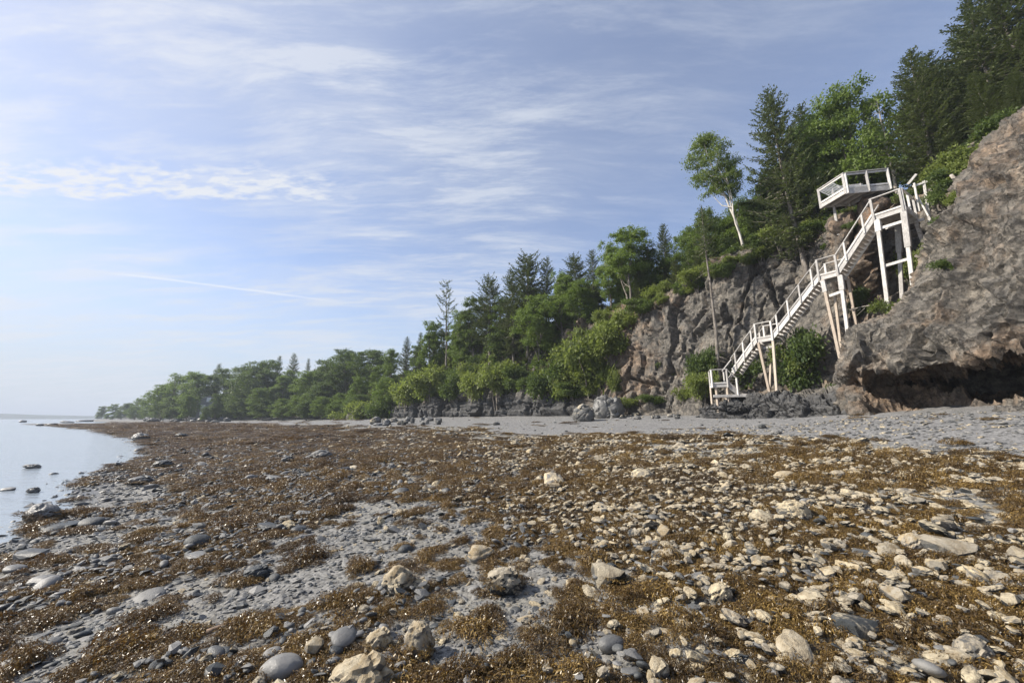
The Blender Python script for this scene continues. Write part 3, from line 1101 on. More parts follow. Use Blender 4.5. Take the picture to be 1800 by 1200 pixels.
rg = np.random.default_rng(11)
STP, SSZ = [], []
for sz, cover, reach in ((0.022, 0.30, 170), (0.036, 0.34, 190), (0.06, 0.34, 210), (0.095, 0.32, 230), (0.15, 0.105, 260), (0.24, 0.024, 300), (0.36, 0.006, 300)):
    rmax = sz * reach
    area = 0.5 * R(124) * rmax ** 2
    n = int(cover * area / (sz * sz * 0.75))
    p = sector(n, 1.1 if sz < 0.1 else sz * 17, rmax, rg)
    n = len(p)
    STP.append(p)
    SSZ.append(sz * rg.uniform(0.65, 1.5, n))
STP = np.vstack(STP)
SSZ = np.concatenate(SSZ)
s, c, a, weed, berm, wet, mud = zones(STP)
patch = fbm(P3(STP * 0.55), 3, seed=131)
small = SSZ < 0.07
dens = 0.85 + 0.8 * patch
dens = dens * np.where(berm > 0.5, np.where(small, 0.9, np.where(SSZ < 0.14, 0.55, 0.05)), 1.0)
dens = dens * np.where(SSZ > 0.08, 0.72, 1.0)
dens = dens * (1 - np.where(small, 0.35, 0.66) * np.clip(mud, 0, 1))
dens = dens * (1 + 0.8 * sstep(s, 7.0, 2.0) * (SSZ > 0.07))
dens = np.where(s < 0, dens * 0.55 * sstep(s, -2.6, 0), dens)
keep = (rg.random(len(STP)) < dens) & (c > 0.4)
STP, SSZ = STP[keep], SSZ[keep]
s, c, a, weed, berm, wet, mud = zones(STP)
rr = np.linalg.norm(STP, axis=1)
palep = 0.06 + 0.55 * sstep(a, 0.18, 0.42) + 0.30 * sstep(STP[:, 0], -0.8, 2.0)
palep = np.where(berm > 0.4, 0.22, palep)
palep = palep * sstep(s, 0.5, 4.5)
palep = np.where(SSZ < 0.055, palep * 0.45, palep)
is_pale = rg.random(len(STP)) < palep
tone = np.where(is_pale, rg.uniform(0.55, 1.0, len(STP)), rg.uniform(0.0, 0.38, len(STP)))
idx = np.where(is_pale, rg.integers(9, 15, len(STP)), np.where(rg.random(len(STP)) < 0.74, rg.integers(0, 6, len(STP)), rg.integers(6, 9, len(STP))))
zs = beach_height(STP)
thick = np.array([0.2, 0.26, 0.34, 0.24, 0.42, 0.55, 0.34, 0.45, 0.55, 0.5, 0.6, 0.7, 0.45, 0.65, 0.55])[idx]
tilt = np.where(is_pale, 0.35, 0.27)
rot = np.column_stack([rg.normal(0, 1, len(STP)) * tilt, rg.normal(0, 1, len(STP)) * tilt, rg.uniform(0, 2 * math.pi, len(STP))])
scl = SSZ[:, None] * rg.uniform(0.8, 1.2, (len(STP), 3))
pos = np.column_stack([STP, zs + SSZ * thick * rg.uniform(-0.12, 0.22, len(STP)) + np.where((weed > 0.45) & (SSZ > 0.05), rg.uniform(0.0, 0.075, len(STP)), 0)])
# the 300 stones that show largest become objects of their own, parts of the beach
ang = SSZ / np.maximum(rr, 0.5) * np.where((np.abs(STP[:, 0]) < STP[:, 1] * 1.2) & (STP[:, 1] > 2.0), 1, 0)
big = np.argsort(-ang)[:300]
for k in big:
    o = bpy.data.objects.new('stone', SHAPES[idx[k]])
    COL.objects.link(o)
    o.parent = beach
    o.location = pos[k]
    o.rotation_euler = rot[k]
    o.scale = scl[k]
    o['tone'] = float(tone[k])
rest = np.ones(len(STP), bool)
rest[big] = False
STONE_COLL = source_collection('stone_shapes', SHAPES)
o = scatter('pebbles', pos[rest], rot[rest], scl[rest], idx[rest], STONE_COLL, {'tone': tone[rest]})
tag(o, 'loose grey slate pebbles and pale barnacled stones strewn over the beach', 'pebbles', kind='stuff')
print('stones', len(STP))


# ------------------------------------------------------------------ rockweed
def weed_clump(seed, nb=330, r=0.5, h=0.22):
    rg = np.random.default_rng(seed)
    V, Q = [], []
    rad = r * np.sqrt(rg.random(nb)) * rg.uniform(0.75, 1.0, nb)
    th = rg.uniform(0, 2 * math.pi, nb)
    wob = 1 + 0.3 * np.sin(th * 3 + seed) + 0.2 * np.sin(th * 5 + seed * 2)
    bx, by = rad * np.cos(th) * wob, rad * np.sin(th) * wob
    bz = h * np.clip(1 - (rad / r) ** 2, 0, 1) * rg.uniform(0.2, 1.0, nb)
    base = np.column_stack([bx, by, bz])
    az = th + rg.normal(0, 1.0, nb)
    L = rg.uniform(0.07, 0.20, nb)
    W = rg.uniform(0.005, 0.0115, nb)
    el0 = rg.uniform(0.1, 1.2, nb)
    p = base
    side = np.column_stack([-np.sin(az), np.cos(az), rg.normal(0, 0.5, nb)])
    side /= np.linalg.norm(side, axis=1)[:, None]
    pts, ws = [p], [0.6]
    for i in range(3):
        el = el0 - 0.75 * (i + 0.5) + rg.normal(0, 0.3, nb)
        az = az + rg.normal(0, 0.45, nb)
        d = np.column_stack([np.cos(az) * np.cos(el), np.sin(az) * np.cos(el), np.sin(el)])
        p = p + d * (L / 3)[:, None]
        p[:, 2] = np.maximum(p[:, 2], 0.004 + 0.02 * rg.random(nb))
        pts.append(p)
        ws.append((1.0, 1.25, 0.35)[i])
    n = 0
    for i in range(4):
        V.append(pts[i] - side * (W * ws[i])[:, None])
        V.append(pts[i] + side * (W * ws[i])[:, None])
    V = np.stack(V, 1).reshape(-1, 3)           # blade-major, 8 each
    b0 = np.arange(nb)[:, None] * 8
    q = np.array([[0, 1, 3, 2], [2, 3, 5, 4], [4, 5, 7, 6]])
    Q = (b0[:, :, None] + q[None]).reshape(-1, 4)
    return build_mesh('weed_clump', V, Q, mats=[M_WEED])


WEEDS = [weed_clump(i, 560, 0.5, (0.20, 0.30, 0.16, 0.24, 0.34, 0.18)[i]) for i in range(6)]
WEED_COLL = source_collection('weed_shapes', WEEDS)
rg = np.random.default_rng(13)
WP, WS = [], []
for sz, cover, r0, r1 in ((0.14, 1.2, 1.2, 8), (0.24, 1.3, 1.2, 11), (0.34, 1.3, 8, 20), (0.6, 1.3, 15, 38), (1.5, 1.2, 32, 80), (2.6, 1.1, 70, 170)):
    area = 0.5 * R(124) * (r1 ** 2 - r0 ** 2)
    n = int(cover * area / (sz * sz * 0.6))
    p = sector(n, r0, r1, rg)
    WP.append(p)
    WS.append(sz * rg.uniform(0.6, 1.35, n))
WP = np.vstack(WP)
WS = np.concatenate(WS)
s, c, a, weed, berm, wet, mud = zones(WP)
fine = fbm(P3(WP * np.where(np.linalg.norm(WP, axis=1) < 14, 2.9, 1.6)[:, None]), 3, seed=141)
wrack = np.abs(a - 0.70 - 0.05 * fbm(P3(WP * 0.15), 3, seed=151)) < 0.006
wrack &= (fbm(P3(WP * 0.8), 2, seed=152) > 0.1) & (WS < 0.6)
keep = (weed + 1.0 * fine + rg.normal(0, 0.06, len(WP)) > 0.455) & (c > 0.5) & (s > -0.1) | wrack
WP, WS = WP[keep], WS[keep]
rr = np.linalg.norm(WP, axis=1)
hs = np.where(rr > 14, np.clip(10.0 / rr, 0.28, 1), 1)
scl = WS[:, None] * np.column_stack([rg.uniform(0.8, 1.3, len(WP)), rg.uniform(0.8, 1.3, len(WP)), rg.uniform(0.7, 1.3, len(WP)) * hs])
rot = np.column_stack([rg.normal(0, 0.06, len(WP)), rg.normal(0, 0.06, len(WP)), rg.uniform(0, 6.28, len(WP))])
pos = np.column_stack([WP, beach_height(WP) + 0.01 + WS * 0.05 * rg.random(len(WP))])
o = scatter('seaweed', pos, rot, scl, rg.integers(0, 6, len(WP)), WEED_COLL)
tag(o, 'brown and amber rockweed lying in mats over the stones', 'seaweed', kind='stuff')
print('weed', len(WP))

# ------------------------------------------------------------------ trees: prototypes of 10 m, copied with their parts
def unit(v):
    return v / (np.linalg.norm(v, axis=-1, keepdims=True) + 1e-9)


def leaf_quads(C, D, Nn, L, W):
    """rhombic leaves: base C, along D, width across"""
    side = unit(np.cross(D, Nn))
    a = C
    b = C + D * (L * 0.45)[:, None] + side * (W * 0.5)[:, None]
    c = C + D * L[:, None]
    d = C + D * (L * 0.45)[:, None] - side * (W * 0.5)[:, None]
    V = np.stack([a, b, c, d], 1).reshape(-1, 3)
    Q = np.arange(len(C) * 4).reshape(-1, 4)
    return V, Q


def conifer(seed, H=10.0, Rm=2.0, base=0.2, per=6, step=0.22, ragged=0.35, droop=0.35, twig=0.34, stubs=14, mat=None, tip=0.75, sparse=0.0, shape=0.8):
    """returns (trunk mesh, needle mesh)"""
    rg = np.random.default_rng(seed)
    tr = MB()
    zz = np.linspace(-0.4, H * 0.985, 12)
    wob = np.cumsum(rg.normal(0, 0.035, (12, 2)), axis=0)
    path = np.column_stack([wob, zz])
    tr.tube(path, np.linspace(0.017 * H, 0.012, 12), 7)

    def axis(z):
        return np.array([np.interp(z, zz, wob[:, 0]), np.interp(z, zz, wob[:, 1]), z])
    for i in range(stubs):                                   # dead lower limbs
        z = H * rg.uniform(0.06, max(base + 0.12, 0.2))
        az = rg.uniform(0, 6.28)
        L = rg.uniform(0.3, 1.3)
        d = np.array([math.cos(az), math.sin(az), rg.uniform(-0.35, 0.25)])
        p0 = axis(z)
        tr.tube([p0, p0 + d * L * 0.5, p0 + d * L + np.array([0, 0, -0.12 * L])], [0.022, 0.014, 0.004], 4)
    C, D, Nn, LL, WW = [], [], [], [], []
    z = H * base
    k = 0
    while z < H * 0.985:
        t = (z - H * base) / (H * (1 - base))
        for b in range(per if t < tip else max(4, per - 1)):
            if rg.random() < sparse:
                continue
            az = k * 2.4 + b * 6.283 / per + rg.normal(0, 0.35)
            zb = z + rg.uniform(-0.5, 0.5) * step
            L = Rm * ((1 - t) ** shape) * (1 - ragged * rg.random()) * min(1.0, 0.55 + t * 3) + 0.18
            up = 0.55 * t - droop * (1 - t) + rg.normal(0, 0.10)
            n = max(4, int(L / 0.085))
            f = np.linspace(0.12, 1, n)
            hd = np.array([math.cos(az), math.sin(az)])
            p0 = axis(min(zb, H * 0.98))
            P = np.column_stack([p0[0] + hd[0] * L * f, p0[1] + hd[1] * L * f, p0[2] + L * (up * f + (0.30 - 0.25 * t) * f * f - 0.10 * np.sin(f * 3.1))])
            if L > 0.9:
                tr.tube(P[[0, n // 2, n - 1]], [0.018 + 0.006 * L, 0.012, 0.004], 3, cap=False)
            bd = unit(np.gradient(P, axis=0))
            for sgn in (-1, 1, 0):
                m = len(P)
                ang = (0.85 + rg.normal(0, 0.22, m)) * sgn
                sd = np.column_stack([-hd[1] * np.ones(m), hd[0] * np.ones(m), np.zeros(m)])
                d = bd * np.cos(ang)[:, None] + sd * np.sin(ang)[:, None]
                d[:, 2] += rg.normal(-0.12, 0.22, m) if sgn else rg.normal(0.05, 0.25, m)
                C.append(P + rg.normal(0, 0.03, P.shape))
                D.append(unit(d))
                nn = rg.normal(0, 0.5, (m, 3))
                nn[:, 2] += 1
                Nn.append(unit(nn))
                LL.append(twig * (1.05 - 0.5 * f) * rg.uniform(0.6, 1.25, m) * min(1, 0.4 + L * 0.6))
                WW.append(rg.uniform(0.045, 0.095, m))
        k += 1
        z += step * (0.8 + 0.4 * rg.random()) * (1.0 if t < 0.7 else 0.8)
    # leader
    m = 14
    C.append(np.column_stack([np.tile(axis(H * 0.96)[:2], (m, 1)), np.linspace(H * 0.93, H, m)]))
    aa = rg.uniform(0, 6.28, m)
    D.append(unit(np.column_stack([np.cos(aa), np.sin(aa), np.full(m, 0.8)])))
    Nn.append(unit(rg.normal(size=(m, 3))))
    LL.append(rg.uniform(0.1, 0.25, m))
    WW.append(np.full(m, 0.07))
    V, Q = leaf_quads(np.vstack(C), np.vstack(D), np.vstack(Nn), np.concatenate(LL), np.concatenate(WW))
    return tr.mesh('trunk', M_BARK, True), build_mesh('crown', V, Q, mats=[mat or M_SPRUCE])


def broadleaf(seed, H=10.0, rx=3.0, crown0=0.25, lobes=11, clumps=230, per=52, leaf=0.17, mat=None, bark=None, stems=1, lean=(0, 0), spread=0.55, trunk_r=0.014, hang=0.0, flat=0.82):
    rg = np.random.default_rng(seed)
    tr = MB()
    cz0, cz1 = H * crown0, H
    # lobes fill the crown envelope unevenly
    lc, lr = [], []
    for i in range(lobes):
        t = (i + 0.5) / lobes
        z = cz0 + (cz1 - cz0) * (0.10 + 0.82 * t)
        env = math.sin(math.pi * min(0.97, 0.18 + 0.78 * t)) ** 0.7
        az = i * 2.4 + rg.normal(0, 0.4)
        rr_ = rx * env * rg.uniform(0.25, 0.85)
        lc.append([math.cos(az) * rr_ + lean[0] * z / H, math.sin(az) * rr_ + lean[1] * z / H, z])
        lr.append(rx * rg.uniform(0.30, 0.55) * (0.75 + 0.35 * env))
    lc, lr = np.array(lc), np.array(lr)
    top = lc[:, 2].argmax()
    lc[top, 2] = H - lr[top] * flat
    for sidx in range(stems):
        a0 = rg.uniform(0, 6.28)
        off = np.array([math.cos(a0), math.sin(a0)]) * (0.0 if stems == 1 else 0.25)
        tgt = lc[(top + sidx * 3) % lobes]
        n = 8
        f = np.linspace(0, 1, n)
        path = np.column_stack([off[0] + (tgt[0] - off[0]) * f ** 1.3, off[1] + (tgt[1] - off[1]) * f ** 1.3, -0.4 + (tgt[2] + 0.4) * f])
        path[1:-1, :2] += rg.normal(0, 0.10, (n - 2, 2))
        tr.tube(path, np.linspace(trunk_r * H, 0.02, n), 7)
        for j in range(lobes):
            if stems > 1 and j % stems != sidx:
                continue
            zz = max(lc[j, 2] - lr[j] * 1.2 - 0.12 * H * rg.random(), H * crown0 * 0.7)
            st = np.array([np.interp(zz, path[:, 2], path[:, q]) for q in range(3)])
            md = (st + lc[j]) / 2 + np.array([0, 0, -0.05 * H * rg.random()])
            tr.tube([st, md, lc[j]], [trunk_r * H * 0.42, trunk_r * H * 0.3, 0.012], 5, cap=False)
    # leaf clumps on the lobes
    li = rg.choice(lobes, clumps, p=lr ** 2 / (lr ** 2).sum())
    d = unit(rg.normal(size=(clumps, 3)))
    d[:, 2] = np.where(d[:, 2] < -0.3, -d[:, 2] * 0.6, d[:, 2])
    rad = lr[li] * rg.uniform(0.5, 1.08, clumps)
    cc = lc[li] + d * rad[:, None] * np.array([1, 1, flat])
    cc[:, 2] = np.maximum(cc[:, 2], 0.15)
    cr = rg.uniform(0.18, 0.42, clumps) * (rx / 3.0) ** 0.5
    ci = np.repeat(np.arange(clumps), per)
    m = len(ci)
    loc = rg.normal(0, 0.55, (m, 3)) * cr[ci][:, None] * np.array([1.15, 1.15, 0.6])
    C = cc[ci] + loc
    C[:, 2] -= hang * rg.random(m)
    D = unit(loc + rg.normal(0, 0.25, (m, 3)) + np.array([0, 0, -0.12 - hang * 0.5]))
    Nn = rg.normal(0, 0.55, (m, 3)) + d[ci] * 0.35
    Nn[:, 2] += 0.8
    V, Q = leaf_quads(C, D, unit(Nn), rg.uniform(0.7, 1.3, m) * leaf, rg.uniform(0.5, 0.8, m) * leaf)
    return tr.mesh('trunk', bark or M_BARK, True), build_mesh('crown', V, Q, mats=[mat or M_LEAF])


def bush(seed, rx=1.0, rz=0.8, clumps=110, per=42, leaf=0.12, mat=None, lobes=7):
    rg = np.random.default_rng(seed)
    lc = np.column_stack([rg.uniform(-0.65, 0.65, lobes) * rx, rg.uniform(-0.65, 0.65, lobes) * rx, rg.uniform(0.05, 0.75, lobes) * rz])
    lr = rg.uniform(0.32, 0.55, lobes) * rx
    tr = MB()
    for j in range(lobes):
        tr.tube([np.array([rg.normal(0, 0.08), rg.normal(0, 0.08), -0.5]), lc[j] * np.array([0.5, 0.5, 0.6]), lc[j]], [0.03, 0.02, 0.008], 4)
    li = rg.integers(0, lobes, clumps)
    d = unit(rg.normal(size=(clumps, 3)))
    d[:, 2] = np.abs(d[:, 2]) * 0.9 - 0.15
    cc = lc[li] + d * (lr[li] * rg.uniform(0.5, 1.1, clumps))[:, None] * np.array([1, 1, 0.8])
    ci = np.repeat(np.arange(clumps), per)
    m = len(ci)
    loc = rg.normal(0, 0.5, (m, 3)) * np.array([0.26, 0.26, 0.16]) * rx
    C = cc[ci] + loc
    D = unit(loc + rg.normal(0, 0.1, (m, 3)))
    Nn = rg.normal(0, 0.6, (m, 3)) + d[ci] * 0.3
    Nn[:, 2] += 0.7
    V, Q = leaf_quads(C, D, unit(Nn), rg.uniform(0.7, 1.3, m) * leaf, rg.uniform(0.5, 0.8, m) * leaf)
    return tr.mesh('stem', M_BARK), build_mesh('foliage', V, Q, mats=[mat or M_LEAF])


def snag(seed, H=10.0, n=30):
    rg = np.random.default_rng(seed)
    tr, limbs = MB(), []
    zz = np.linspace(-0.4, H, 10)
    wob = np.cumsum(rg.normal(0, 0.05, (10, 2)), axis=0)
    tr.tube(np.column_stack([wob, zz]), np.linspace(0.016 * H, 0.02, 10), 7)
    for i in range(n):
        z = H * rg.uniform(0.25, 0.98)
        p0 = np.array([np.interp(z, zz, wob[:, 0]), np.interp(z, zz, wob[:, 1]), z])
        az = rg.uniform(0, 6.28)
        L = rg.uniform(0.3, 1.0) * (1.5 - 0.9 * z / H)
        d = np.array([math.cos(az), math.sin(az), rg.uniform(-0.3, 0.35)])
        e = p0 + d * L
        br = MB()
        limbs.append(br)
        br.tube([p0, p0 + d * L * 0.55 + np.array([0, 0, -0.08]), e], [0.03, 0.018, 0.006], 4, cap=False)
        for q in range(3):
            f = rg.uniform(0.4, 0.9)
            s0 = p0 + d * L * f
            dd = d + rg.normal(0, 0.6, 3)
            br.tube([s0, s0 + dd * 0.35 * L], [0.012, 0.005], 3, cap=False)
    return [tr.mesh('trunk', M_DEADWOOD, True)] + [b.mesh('branch', M_DEADWOOD) for b in limbs]


CONIFERS = [
    conifer(1, Rm=2.5, base=0.10, per=7, ragged=0.5),
    conifer(2, Rm=2.2, base=0.34, per=6, ragged=0.65, shape=0.7, stubs=26),
    conifer(3, Rm=2.9, base=0.16, per=7, ragged=0.6, droop=0.45, shape=0.75),
    conifer(4, Rm=2.0, base=0.06, per=7, ragged=0.45, shape=0.85),
    conifer(5, Rm=3.0, base=0.28, per=6, ragged=0.6, step=0.26, droop=0.12, twig=0.46, shape=0.5, stubs=22),     # pine-like
]
SPARSE = conifer(9, Rm=1.9, base=0.50, per=4, ragged=0.6, step=0.38, droop=0.0, twig=0.40, shape=0.45, stubs=26, sparse=0.25)
YOUNGDEAD = conifer(12, Rm=1.25, base=0.70, per=5, ragged=0.5, step=0.20, twig=0.26, stubs=46, sparse=0.1)
BROADS = [
    broadleaf(21, rx=3.3, crown0=0.12, lobes=16, clumps=420, per=52, leaf=0.19),
    broadleaf(22, rx=2.9, crown0=0.16, lobes=16, clumps=380, per=52, leaf=0.19),
    broadleaf(23, rx=3.7, crown0=0.08, lobes=20, clumps=500, per=50, leaf=0.20),
    broadleaf(24, rx=2.4, crown0=0.32, lobes=12, stems=2, clumps=300, per=50),
]
BROADS_DARK = [(t, build_mesh('crown', np.array([v.co[:] for v in c.vertices]), np.arange(len(c.vertices)).reshape(-1, 4), mats=[M_LEAF_DARK])) for t, c in BROADS[:3]]
BIRCH = broadleaf(31, H=10, rx=2.2, crown0=0.42, lobes=15, flat=0.85, clumps=340, per=44, leaf=0.145, mat=M_BIRCHLEAF, bark=M_BIRCHBARK, stems=2, lean=(-2.6, 0.0), trunk_r=0.012, hang=0.25)
M_SHRUB = leaf_material('shrub_leaves', (0.060, 0.085, 0.020), (0.215, 0.255, 0.070), 0.40, 0.42)
BUSHES = [bush(41, mat=M_SHRUB, lobes=9), bush(42, rz=1.1, mat=M_SHRUB, lobes=9), bush(43, rz=0.6, mat=M_LEAF_DARK), bush(44, rz=1.3, mat=M_LEAF_DARK)]
SNAG = snag(51)


def plant(name, parts, names, loc, sxy, sz, rz, label, cat, group=None, tilt=(0, 0)):
    e = bpy.data.objects.new(name, None)
    e.empty_display_size = 0.3
    COL.objects.link(e)
    e.location = loc
    e.rotation_euler = (tilt[0], tilt[1], rz)
    e.scale = (sxy, sxy, sz)
    for me, nm in zip(parts, names):
        link(nm, me, e)
    tag(e, label, cat, group)
    return e


tree_rng = random.Random(5)
_o1 = 'first second third fourth fifth sixth seventh eighth ninth tenth eleventh twelfth thirteenth fourteenth fifteenth sixteenth seventeenth eighteenth nineteenth'.split()
_o2 = ['twentieth', 'thirtieth', 'fortieth', 'fiftieth', 'sixtieth', 'seventieth', 'eightieth']
_c2 = ['twenty', 'thirty', 'forty', 'fifty', 'sixty', 'seventy', 'eighty']


def ordinal(n):
    if n < 20:
        return _o1[n - 1]
    return _o2[n // 10 - 2] if n % 10 == 0 else _c2[n // 10 - 2] + ' ' + _o1[n % 10 - 1]




def tree_at(px, py, d, proto, name, label, cat='tree', group=None, width=1.0, sink=0.15, rz=None, tilt=(0, 0)):
    """a tree whose tip stands at this photograph position, d metres away, rooted in the land below it"""
    p = pt(px, py, d)
    g = land_z(p[0], p[1]) - sink
    h = max(1.5, p[2] - g)
    k = h / 10.0
    nm = ['trunk'] + ['branch'] * 60 if proto is SNAG else ('trunk', 'crown')
    if tilt == (0, 0):
        tilt = (tree_rng.uniform(-0.035, 0.035), tree_rng.uniform(-0.035, 0.035))
    return plant(name, proto, nm, (p[0], p[1], g), k ** 0.75 * width * tree_rng.uniform(0.88, 1.15), k, tree_rng.uniform(0, 6.28) if rz is None else rz, label, cat, group, tilt)


C0, C1, C2, C3, PINE = CONIFERS
B0, B1, B2, B3 = BROADS
D0, D1, D2 = BROADS_DARK
gt = 'spruces above the overhanging rock'
for px, py, d, pr, lab in [
    (1592, 92, 27, C0, 'dark spruce just right of the bare snag above the upper landing'),
    (1640, 88, 29, C2, 'broad ragged spruce second to the right of the bare snag'),
    (1672, 58, 29, C2, 'ragged spruce left of the tall bare trunked one above the cave'),
    (1703, -5, 26, C1, 'tall spruce with bare grey lower trunk high above the overhanging rock'),
    (1750, -70, 25, C2, 'very tall spruce reaching out of the top of the picture'),
    (1800, -90, 24, C0, 'tall spruce at the right edge above the overhanging rock'),
    (1775, 15, 29, C3, 'dark spruce behind the tallest ones near the right edge'),
    (1720, 120, 23, C3, 'smaller green spruce on the rim of the overhanging rock'),
    (1775, 130, 21.5, C0, 'low young spruce nearest the top of the overhanging rock'),
    (1850, -40, 22, C2, 'spruce half cut by the right edge of the picture'),
    (1655, 210, 24.5, C0, 'short spruce beside the broken railing of the upper landing'),
    (1600, 215, 28, C3, 'short dark spruce right behind the upper landing'),
]:
    tree_at(px, py, d, pr, 'spruce_tree', lab, 'spruce tree', gt)
tree_at(1543, 163, 28.5, SNAG, 'dead_tree', 'bare dead spruce snag standing against the sky above the deck', 'dead tree', tilt=(0, -0.05))
tree_at(1466, 160, 31.5, B2, 'maple_tree', 'large bright green leafy tree rising behind the wooden deck', 'tree', width=0.72)
tree_at(1432, 205, 34, B0, 'maple_tree', 'leafy green tree between the tall spruce and the deck', 'tree', width=0.8)
tree_at(1522, 262, 32, D0, 'maple_tree', 'dark leafy tree at the right behind the deck', 'tree', width=0.8)
tree_at(1508, 195, 35, C3, 'spruce_tree', 'dark spruce behind the leafy tree over the deck', 'spruce tree')
tree_at(1365, 147, 32.2, C2, 'spruce_tree', 'tall dark spruce standing right of the white birch', 'spruce tree', width=0.95)
tree_at(1402, 182, 35, C0, 'spruce_tree', 'second dark spruce close behind the one beside the birch', 'spruce tree', width=0.9)
tree_at(1335, 300, 36, D1, 'maple_tree', 'dark leafy tree low between the birch and the tall spruce', 'tree', width=0.8)
tree_at(1290, 345, 37, B1, 'maple_tree', 'low leafy tree behind the white birch trunks', 'tree', width=0.8)
p = pt(1309, 449, 33.0)
plant('birch_tree', BIRCH, ('trunk', 'crown'), (p[0], p[1], land_z(p[0], p[1]) - 0.1), 0.95, (top_z(p[0], p[1], 245) - p[2]) / 10.0, 0.0,
      'white barked birch leaning left over the grey cliff edge', 'birch tree')
p = pt(1264, 640, 30.2)
plant('slender_spruce', YOUNGDEAD, ('trunk', 'crown'), (p[0], p[1], p[2] - 0.6), 0.95, (top_z(p[0], p[1], 365) - p[2] + 0.6) / 10.0, 1.0,
      'thin spruce with long bare trunk rising beside the lowest landing', 'spruce tree', tilt=(0, -0.03))
gm = 'trees along the cliff top'
for px, py, d, pr, nm, lab, wd in [
    (1243, 368, 38, B0, 'maple_tree', 'leafy tree left of the birch on the cliff rim', 0.8),
    (1205, 398, 41, B2, 'maple_tree', 'broad leafy tree above the brown cliff left of the birch', 0.75),
    (1165, 394, 46, C0, 'spruce_tree', 'dark spruce tip rising over the leafy trees left of the birch', 0.9),
    (1140, 425, 44, D0, 'maple_tree', 'dark leafy tree right of the pale stemmed poplar', 0.8),
    (1098, 400, 44.5, B3, 'poplar_tree', 'light green poplar with two pale stems on the cliff rim', 0.95),
    (1068, 424, 48, B1, 'maple_tree', 'leafy tree close left of the pale stemmed poplar', 0.8),
    (1040, 440, 54, C1, 'spruce_tree', 'first dark spruce left of the pale stemmed poplar', 1.0),
    (1012, 450, 57, PINE, 'pine_tree', 'dark pine second left of the pale stemmed poplar', 1.0),
    (985, 478, 55, B1, 'maple_tree', 'leafy tree above the large bush patch', 0.85),
    (958, 452, 58, C1, 'spruce_tree', 'spruce with bare lower trunk over the bushy slope', 1.0),
    (927, 447, 59, PINE, 'pine_tree', 'full crowned pine forming the top of the middle stand', 1.0),
    (905, 474, 60, C2, 'spruce_tree', 'ragged spruce leaning out at the left of the middle stand', 1.0),
    (862, 488, 64, PINE, 'pine_tree', 'dense dark pine left of the middle stand', 1.05),
    (835, 520, 67, D1, 'maple_tree', 'dark leafy tree beside the dense pine', 0.8),
    (789, 495, 71, SPARSE, 'pine_tree', 'sparse top heavy pine standing out against the sky', 1.0),
    (812, 545, 68, B0, 'maple_tree', 'leafy tree just right of the sparse pine', 0.8),
    (762, 562, 73, B1, 'maple_tree', 'leafy tree at the left foot of the sparse pine', 0.8),
    (740, 585, 76, C3, 'spruce_tree', 'small dark spruce left of the sparse pine', 1.0),
    (716, 592, 84, C0, 'spruce_tree', 'spruce tip at the left end of the cliff top trees', 1.0),
    (690, 612, 88, B2, 'maple_tree', 'round leafy tree at the left end of the cliff', 0.8),
    (882, 520, 62, B0, 'maple_tree', 'leafy tree under the dense pine', 0.9),
    (1120, 470, 43, C3, 'spruce_tree', 'short spruce at the cliff rim beside the poplar stems', 1.0),
    (1185, 450, 39.5, C0, 'spruce_tree', 'young spruce on the brown cliff rim', 1.0),
    (1225, 440, 36.5, C3, 'spruce_tree', 'small spruce on the rim near the thin bare trunk', 1.0),
    (945, 515, 55, B2, 'maple_tree', 'short leafy tree at the edge above the bushy slope', 1.0),
    (1020, 490, 51, B2, 'maple_tree', 'spreading leafy tree at the edge above the large bush patch', 0.8),
    (770, 620, 71, B0, 'maple_tree', 'low leafy tree on the slope under the sparse pine', 0.8),
    (720, 650, 75, B1, 'maple_tree', 'low leafy tree above the left end of the dark ledge', 0.9),
    (680, 660, 80, B2, 'maple_tree', 'low spreading tree left of the dark ledge', 0.8),
]:
    tree_at(px, py, d, pr, nm, lab, nm.replace('_', ' '), gm, width=wd)
# depth of the wood behind the rim
fr = random.Random(23)
cnt = {}
for px in sorted([fr.uniform(760, 1540) for _ in range(36)] + [fr.uniform(700, 1060) for _ in range(12)] + [fr.uniform(1580, 1790) for _ in range(6)]):
    base_top = np.interp(px, [700, 900, 1000, 1100, 1200, 1300, 1400, 1490, 1540, 1565, 1600, 1700, 1800], [608, 500, 470, 450, 430, 350, 240, 240, 310, 300, 160, 80, 20])
    d = np.interp(px, [760, 900, 1100, 1300, 1500, 1800], [82, 70, 54, 43, 38, 32]) + fr.uniform(0, 8)
    pr = fr.choice([C0, C1, C2, PINE, D0, D1, D2, B0, B1] if px < 1540 else [C0, C1, C2, C3, D0, D1])
    nm = 'spruce_tree' if pr in CONIFERS else 'maple_tree'
    cnt[nm] = cnt.get(nm, 0) + 1
    tree_at(px, base_top + fr.uniform(6, 50), d, pr, nm,
            ordinal(cnt[nm]) + ' from left of the ' + ('dark conifers' if nm == 'spruce_tree' else 'leafy trees') + ' deep behind the cliff rim', nm.replace('_', ' '), 'trees deep in the wood', width=0.85)
